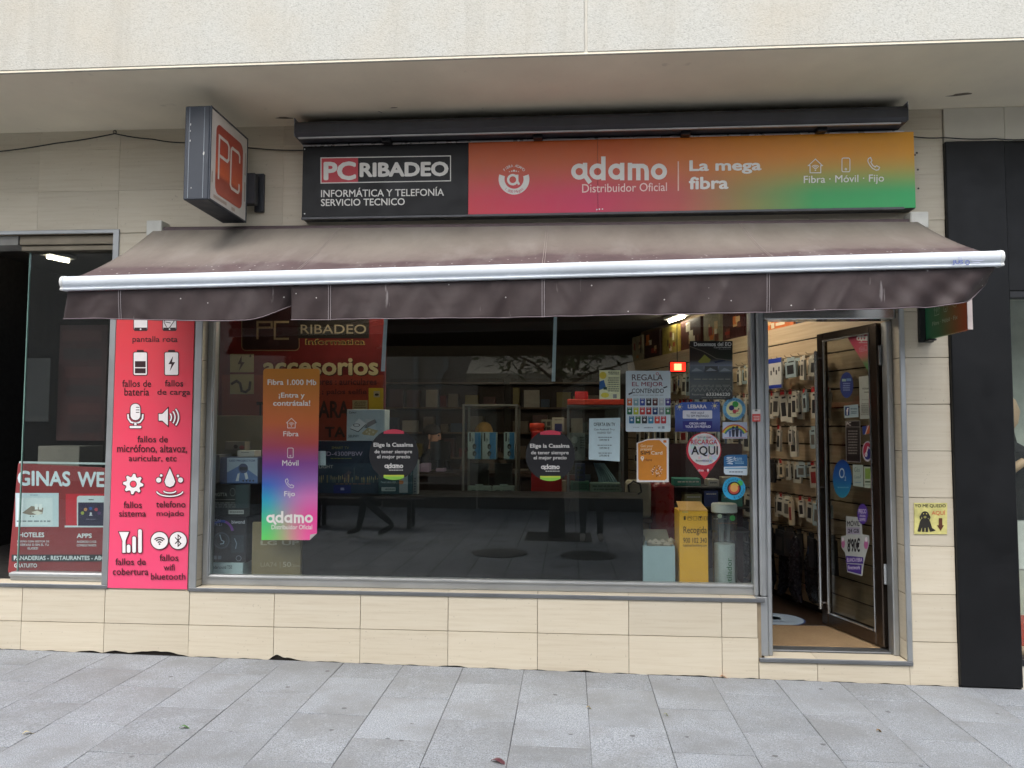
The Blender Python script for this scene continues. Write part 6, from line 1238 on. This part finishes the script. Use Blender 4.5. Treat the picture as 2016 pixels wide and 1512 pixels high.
for i, (x0, x1) in enumerate(OPS):
    wd = bpy.data.objects.new('window', None); wd.parent = ob; wd.location = (0, 0, 0); col.objects.link(wd); wd.parent = ob
    wd.location = Vector((0, 0, 0))-Vector(ob.location)
    obj('frame', M().cbox(x0, x0+.07, OY-.2, OY-.1, .1, 3.19).cbox(x1-.07, x1, OY-.2, OY-.1, .1, 3.19).cbox(x0+.071, x1-.071, OY-.2, OY-.1, 2.5, 2.58).cbox(x0+.071, x1-.071, OY-.2, OY-.1, .1, .5), paint('2a2624', .5), wd)
    obj('pane', M().box(x0+.071, x1-.071, OY-.16, OY-.15, .501, 2.499), paint('121315', .08), wd)
    obj('room', M().box(x0, x1, OY-.32, OY-.301, .0, 3.2), paint('141210', .9), wd)
for x in (-12, -9.5, -7, -4.5, -2, .5, 3, 5.5, 8):
    for z in (): 
        wd = obj('upper_window', M().cbox(x, x+1.1, OY+.002, OY+.03, z, z+1.5, .004), paint('8f8c84', .5), ob); obj('pane', M().box(x+.08, x+1.02, OY+.0305, OY+.035, z+.08, z+1.42), paint('1a1d20', .06), wd)
oa = thing('shop_awning', 'cream half folded awning on the building across the street', 'awning', (-.2, OY, 2.7)); X0, X1 = -1.85, 1.2
obj('canvas', M().hull_quad([(X0, OY+.02, 3.02), (X1, OY+.02, 3.02), (X1, OY+.9, 2.62), (X0, OY+.9, 2.62)], (0, 0, -.01)), paint('d6cfbb', .8), oa); obj('valance', M().box(X0, X1, OY+.9, OY+.905, 2.42, 2.62), paint('c2bba6', .8), oa)
da = thing('shop_awning', 'dark navy awning on the building across the street', 'awning', (3.2, OY, 2.7)); obj('canvas', M().hull_quad([(1.9, OY+.02, 3.1), (6.2, OY+.02, 3.1), (6.2, OY+1.3, 2.6), (1.9, OY+1.3, 2.6)], (0, 0, -.01)), paint('14161d', .8), da); obj('valance', M().box(1.9, 6.2, OY+1.3, OY+1.305, 2.35, 2.6), paint('14161d', .8), da)
for i, (x, l) in enumerate(((-2.95, 'grey drainpipe across the street beside the cream awning'), (-2.5, 'cranked grey drainpipe across the street'))):
    tag(obj('drainpipe', M().tube([(x, OY+.08, .9), (x, OY+.08, 2.6), (x+(.0 if i == 0 else .14), OY+.08, 2.8), (x+(.0 if i == 0 else .14), OY+.08, 4.2)], .05, 10), paint('b5bcba', .5), smooth=True), l, 'drainpipe')
# bench
be = thing('bench', 'dark iron and wood street bench across the street', 'bench', (-3.1, -6.4, gz(-3.1)))
zb = gz(-3.1)
for k in range(4): obj('seat_slat', M().cbox(-4.0, -2.2, -6.62+k*.11, -6.53+k*.11, zb+.43, zb+.46, .004), paint('2e2620', .6), be)
for k in range(3): obj('back_slat', M().cbox(-4.0, -2.2, -6.70, -6.67, zb+.55+k*.13, zb+.65+k*.13, .004), paint('2e2620', .6), be)
for x in (-3.8, -2.4):
    for y in (-6.55, -6.26): obj('leg', M().cbox(x-.03, x+.03, y-.03, y+.03, zb+.005, zb+.428, .004), BLACK, be)
    obj('back_post', M().cbox(x-.025, x+.025, -6.735, -6.702, zb+.4, zb+.95, .004), BLACK, be)
# tree in its square pit
tx, ty = -.18, -5.95; tz = gz(tx)
tr = thing('street_tree', 'young leafy street tree in a square pit behind the photographer', 'tree', (tx, ty, tz))
tk = M().tube([(tx, ty, tz), (tx+.01, ty, tz+.5), (tx-.03, ty+.02, tz+1.3), (tx+.02, ty, tz+2.2), (tx, ty-.05, tz+3.0), (tx+.05, ty, tz+3.9)], [.13, .105, .09, .075, .06, .03], 12)
for k in range(12):
    q = k*2.4; z = tz+2.1+.14*k; L = 1.15-.04*k
    tk.tube([(tx, ty, z), (tx+.4*L*math.cos(q), ty+.4*L*math.sin(q), z+.25), (tx+L*math.cos(q), ty+L*math.sin(q), z+.45)], [.03, .02, .007], 6)
obj('trunk', tk, paint('3a3128', .9, var=.3, scale=18), tr, True)
lf_ = M(); rl = random.Random(5)
for k in range(5200):
    th, ph = rl.uniform(0, 6.283), math.acos(rl.uniform(-1, 1)); R_ = (.45+.55*rl.random()**.5); bx = .82+.25*math.sin(3*th+1)*math.sin(ph*2)
    p_ = Vector((tx+1.5*R_*bx*math.sin(ph)*math.cos(th), ty+1.45*R_*bx*math.sin(ph)*math.sin(th), tz+3.45+1.25*R_*bx*math.cos(ph)))
    if p_.z < tz+2.15: continue
    d1 = Vector((rl.uniform(-1, 1), rl.uniform(-1, 1), rl.uniform(-.7, .3))).normalized(); d2 = d1.cross(Vector((rl.uniform(-1, 1), rl.uniform(-1, 1), 1))).normalized(); s_ = rl.uniform(.06, .11)
    lf_.add([p_, p_+d1*s_+d2*s_*.33, p_+d1*s_*2, p_+d1*s_-d2*s_*.33], [(0, 1, 2, 3)])
def m_leaf():
    n = N('leaf'); a_ = n.noise(n.coord((1, 1, 1), rand=False), 5, 3); return n.out(n.ramp(a_, [(.3, (.03, .06, .018)), (.7, (.075, .13, .035))]), .5)
obj('crown', lf_, m_leaf(), tr)
tag(obj('tree_pit', M().cbox(tx-.5, tx+.5, ty-.45, ty+.45, gz(tx)-.03, gz(tx)+.006, .003), paint('2a241e', .95)), kind='structure')
for x, l in ((-.86, 'round iron manhole cover in the paving, nearer the bench'), (.24, 'round iron manhole cover in the paving, in front of the photographer')):
    mh = tag(obj('manhole_cover', M().lathe([(0, .0), (.31, 0), (.31, .006), (0, .008)], (x, -4.35, gz(x)), 36), paint('2c2b2a', .55, metal=.6)), l, 'manhole cover'); obj('rim', M().lathe([(.312, 0), (.345, 0), (.345, .009), (.312, .009)], (x, -4.35, gz(x)), 36), paint('4a4948', .5, metal=.6), mh)
# small litter on the paving
def leaf_litter(px, py, L, c, label, rz):
    d = ray(px, py); x = 0
    n_ = Vector((.0125, 0, 1)); t = (.0645-CAM.dot(n_))/d.dot(n_); q = CAM+d*t
    m = M(); P_ = []; K2 = 8
    for i in range(K2+1): t2 = i/K2; wd = L*.24*math.sin(math.pi*t2)**.8+.0006; P_.append((L*(t2-.5), wd, .006+.010*math.sin(t2*5)))
    vs = []
    for x, wd, z in P_: vs += [(x, wd, z), (x, -wd, z+.004)]
    m.add(vs, [(2*i, 2*i+1, 2*i+3, 2*i+2) for i in range(K2)]); o = obj('fallen_leaf', m, paint(c, .6, var=.3, scale=60), None, False, (0, 0, 0)); o.location = (q.x, q.y, gz(q.x)+.003); o.rotation_euler[2] = rz; md = o.modifiers.new('thickness', 'SOLIDIFY'); md.thickness = .0008; tag(o, label, 'leaf', 'fallen leaves on the paving')
leaf_litter(365, 1436, .06, '4c7a3a', 'small green leaf lying on the paving', .4); leaf_litter(984, 1504, .085, '5a3038', 'dark red leaf on the paving at the bottom edge', -.2); leaf_litter(56, 1447, .05, 'c9b87a', 'crumpled pale yellow leaf on the paving far left', .8); leaf_litter(1160, 1397, .035, 'a8924a', 'tiny dry leaf on the paving below the window', .3); leaf_litter(1140, 1322, .05, 'b98a4a', 'dry leaf at the foot of the wall', .1); leaf_litter(1425, 1336, .05, 'b9703a', 'orange dry leaf at the wall by the door step', .1); leaf_litter(1312, 1411, .03, '8a8a4a', 'tiny olive leaf on the paving right of centre', .2); leaf_litter(1731, 1443, .035, '8a6a3a', 'tiny brown leaf on the paving before the door', .3)

# ------------------------------------------------------------------ people
def person(name, label, loc, rz, J, bones, mats, hair=None, skin_from=None, group=None):
    """J: joint -> (x, y, z, radius); one skinned surface; mats: function(face centre) -> material index"""
    names = list(J); me = bpy.data.meshes.new('body'); me.from_pydata([J[k][:3] for k in names], [(names.index(a_), names.index(b_)) for a_, b_ in bones], [])
    o = bpy.data.objects.new('body', me); col.objects.link(o)
    md = o.modifiers.new('skin', 'SKIN'); md.use_smooth_shade = True; o.modifiers.new('sub', 'SUBSURF').levels = 1; o.modifiers['sub'].render_levels = 1
    for i, k in enumerate(names): r_ = J[k][3]; me.skin_vertices[0].data[i].radius = (r_, r_) if not isinstance(r_, tuple) else r_
    me.skin_vertices[0].data[names.index('pelvis')].use_root = True
    bpy.context.view_layer.update()
    ev = o.evaluated_get(bpy.context.evaluated_depsgraph_get()); m2 = bpy.data.meshes.new_from_object(ev); bpy.data.objects.remove(o)
    t = thing(name, label, 'person', loc, group); t.rotation_euler[2] = rz
    for m in mats[1]: m2.materials.append(m)
    for p_ in m2.polygons: p_.use_smooth = True; p_.material_index = mats[0](p_.center)
    b = bpy.data.objects.new('body', m2); col.objects.link(b); b.parent = t
    return t
SKIN = paint('b98a70', .5, var=.05); NAVY = paint('1a1c24', .8); DENIM = paint('23262e', .85); SHOE = paint('b8b4ac', .6)
def J_stand(arm='phone', stride=0.0, lean=0.0):
    J = dict(pelvis=(0, 0, .95, .135), waist=(0, 0, 1.10, .125), chest=(0, .01, 1.30, (.165, .12)), neckb=(0, 0, 1.45, .07), neck=(0, -.01, 1.53, .052), head=(0, -.015, 1.63, .085), crown=(0, .0, 1.72, .07), nose=(0, -.10, 1.615, .014))
    for s, k in ((1, 'l'), (-1, 'r')):
        f = stride*s
        J.update({k+'hip': (.10*s, 0, .90, .092), k+'knee': (.115*s, -.03-.16*max(0, f)+.02, .49, .062), k+'ank': (.12*s, .02-.30*f+(.1 if f < 0 else 0), .09+(.10 if f < 0 else 0), .042), k+'toe': (.13*s, -.15-.30*f+(.06 if f < 0 else 0), .045+(.0 if f >= 0 else .02), .038)})
        if arm == 'phone': J.update({k+'sh': (.19*s, 0, 1.42, .062), k+'el': (.25*s-.10, -.20, 1.22, .045), k+'wr': (.07*s-.28, -.36, 1.50, .03), k+'hand': (.05*s-.31, -.40, 1.57, .032)})
        else: J.update({k+'sh': (.19*s, 0, 1.42, .062), k+'el': (.25*s, .05+.10*f, 1.16, .045), k+'wr': (.24*s, -.06+.22*f, .95, .03), k+'hand': (.24*s, -.09+.24*f, .87, .034)})
    B = [('pelvis', 'waist'), ('waist', 'chest'), ('chest', 'neckb'), ('neckb', 'neck'), ('neck', 'head'), ('head', 'crown'), ('head', 'nose')]
    for k in 'lr': B += [('pelvis', k+'hip'), (k+'hip', k+'knee'), (k+'knee', k+'ank'), (k+'ank', k+'toe'), ('chest', k+'sh'), (k+'sh', k+'el'), (k+'el', k+'wr'), (k+'wr', k+'hand')]
    return J, B
def clothes(hands):
    def f(c):
        if c.z > 1.52: return 0
        if any((c-Vector(h)).length < .075 for h in hands): return 0
        if c.z < .115: return 3
        return 2 if c.z < .97 else 1
    return f
def hair_cap(t, z, y, c, sx=1.0, tall=1.0):
    m = M(); n1, n2 = 7, 16
    for i in range(n1+1):
        ph = math.radians(8+92*i/n1)
        for k in range(n2): th = 2*math.pi*k/n2; rr_ = 1+.05*math.sin(th*5+i); m.v.append((.098*sx*rr_*math.sin(ph)*math.cos(th), y+.112*rr_*math.sin(ph)*math.sin(th)+(.02 if i == n1 else 0), z+.115*tall*math.cos(ph)))
    for i in range(n1):
        for k in range(n2): m.f.append((i*n2+k, i*n2+(k+1) % n2, (i+1)*n2+(k+1) % n2, (i+1)*n2+k))
    m.f.append(tuple(range(n2))); o = obj('hair', m, paint(c, .7, var=.3, scale=40), None, True, (0, 0, 0)); o.parent = t
def fingers(t, hand, sgn, d=(0, -.02, .05)):
    for k in range(4):
        x = hand[0]+(k-1.5)*.019; L = (.8, 1, .95, .75)[k]
        o = obj('finger', M().tube([(x, hand[1]-.005, hand[2]+.01), (x+.004*sgn, hand[1]-.03*L, hand[2]+.05*L), (x+.012*sgn, hand[1]-.045*L, hand[2]+.075*L)], [.0095, .009, .007], 7), SKIN, None, True, (0, 0, 0)); o.parent = t
    o = obj('thumb', M().tube([(hand[0]+.035*sgn, hand[1], hand[2]-.01), (hand[0]+.055*sgn, hand[1]-.03, hand[2]+.02), (hand[0]+.045*sgn, hand[1]-.045, hand[2]+.045)], [.011, .010, .008], 7), SKIN, None, True, (0, 0, 0)); o.parent = t
J, B = J_stand('phone'); hs_ = [J['lhand'][:3], J['rhand'][:3]]
ph = person('person', 'person in dark clothes and pale shoes holding up a phone, mirrored in the window', (.31, -5.50, gz(.3)+.004), math.pi, J, B, (clothes(hs_), [SKIN, NAVY, DENIM, SHOE])); hair_cap(ph, 1.665, .012, '2a2018')
fingers(ph, J['lhand'], 1); fingers(ph, J['rhand'], -1)
tag(obj('phone', M().cbox(-.034, .05, -5.072, -5.0635, 1.50, 1.64, .004), paint('222226', .25)), 'dark phone held up in front of the photographer', 'phone')
J, B = J_stand('walk', .75); ph2 = person('person', 'person in dark clothes walking past, mirrored beside the boxed televisions', (-2.75, -5.35, gz(-2.75)+.004), -math.pi/2, J, B, (clothes([J['lhand'][:3], J['rhand'][:3]]), [SKIN, NAVY, DENIM, paint('2a2522', .6)])); hair_cap(ph2, 1.665, .012, '1c1612')
for k_, s_ in (('lhand', 1), ('rhand', -1)):
    h = J[k_]; [setattr(obj('finger', M().tube([(h[0]+.004*s_, h[1]+(k-1.5)*.018, h[2]), (h[0], h[1]+(k-1.5)*.018-.008, h[2]-.05), (h[0]-.01*s_, h[1]+(k-1.5)*.018-.016, h[2]-.08)], [.0095, .0085, .007], 7), SKIN, None, True, (0, 0, 0)), 'parent', ph2) for k in range(4)]
    setattr(obj('thumb', M().tube([(h[0], h[1]-.03, h[2]+.02), (h[0]-.005*s_, h[1]-.05, h[2]-.02), (h[0]-.01*s_, h[1]-.05, h[2]-.045)], [.011, .0095, .008], 7), SKIN, None, True, (0, 0, 0)), 'parent', ph2)
# two people seated behind the counter
def J_sit():
    J, B = J_stand('walk', 0); J = dict(J)
    for s, k in ((1, 'l'), (-1, 'r')):
        J[k+'knee'] = (.13*s, -.42, .90, .06); J[k+'ank'] = (.13*s, -.45, .50, .042); J[k+'toe'] = (.13*s, -.60, .46, .036); J[k+'el'] = (.26*s, -.08, 1.15, .045); J[k+'wr'] = (.14*s, -.30, 1.16, .03); J[k+'hand'] = (.11*s, -.38, 1.17, .033)
    return J, B
J, B = J_sit()
q = F(853, 858, 3.72); zz = q[1]-1.64
p3 = person('person', 'short haired man in a dark top sitting behind the monitor', (q[0], 3.72, zz), 1.25, J, B, (lambda c: 0 if c.z > 1.5 else (1 if c.z > .97 else 2), [SKIN, NAVY, DENIM])); hair_cap(p3, 1.672, .018, '2c211a', .96, .9)
q2 = F(953, 852, 3.9); z2 = q2[1]-1.66
p4 = person('person', 'blonde person seated behind the blue boxes in the glass cabinet', (q2[0], 3.9, z2), .1, J, B, (lambda c: 0 if c.z > 1.5 else (1 if c.z > .97 else 2), [SKIN, paint('4a3a2c', .8), DENIM])); hair_cap(p4, 1.668, .012, 'a8803c', 1.08, 1.05)
for pp in (p3, p4):
    for s in (-1, 1):
        o = obj('eye', M().lathe([(.001, -.012), (.010, -.006), (.012, 0), (.010, .006), (.001, .012)], (.034*s, -.088, 1.645), 8), ink('201814'), None, True, (0, 0, 0)); o.parent = pp
        o = obj('ear', M().lathe([(.004, -.03), (.014, -.012), (.014, .014), (.004, .03)], (.098*s, .0, 1.63), 8), SKIN, None, True, (0, 0, 0)); o.parent = pp
    o = obj('mouth', M().tube([(-.024, -.092, 1.572), (0, -.099, 1.570), (.024, -.092, 1.572)], .005, 6), paint('8a4a42', .5), None, True, (0, 0, 0)); o.parent = pp
for x, y, z0, l in ((q[0], 3.72, zz, 'dark stool under the man at the monitor'), (q2[0], 3.9, z2, 'dark stool under the blonde person')):
    s_ = thing('stool', l, 'stool', (x, y, FZ)); h = z0+.80; obj('seat', M().lathe([(.0, h-.05), (.17, h-.05), (.18, h-.02), (.16, h), (0, h)], (x, y, 0), 18), BLACK, s_, True); obj('post', M().tube([(x, y, FZ+.02), (x, y, h-.051)], .025, 10), CHROME, s_, True); obj('foot', M().lathe([(0, 0), (.2, 0), (.2, .015), (.03, .03), (0, .03)], (x, y, FZ+.001), 20), CHROME, s_, True)
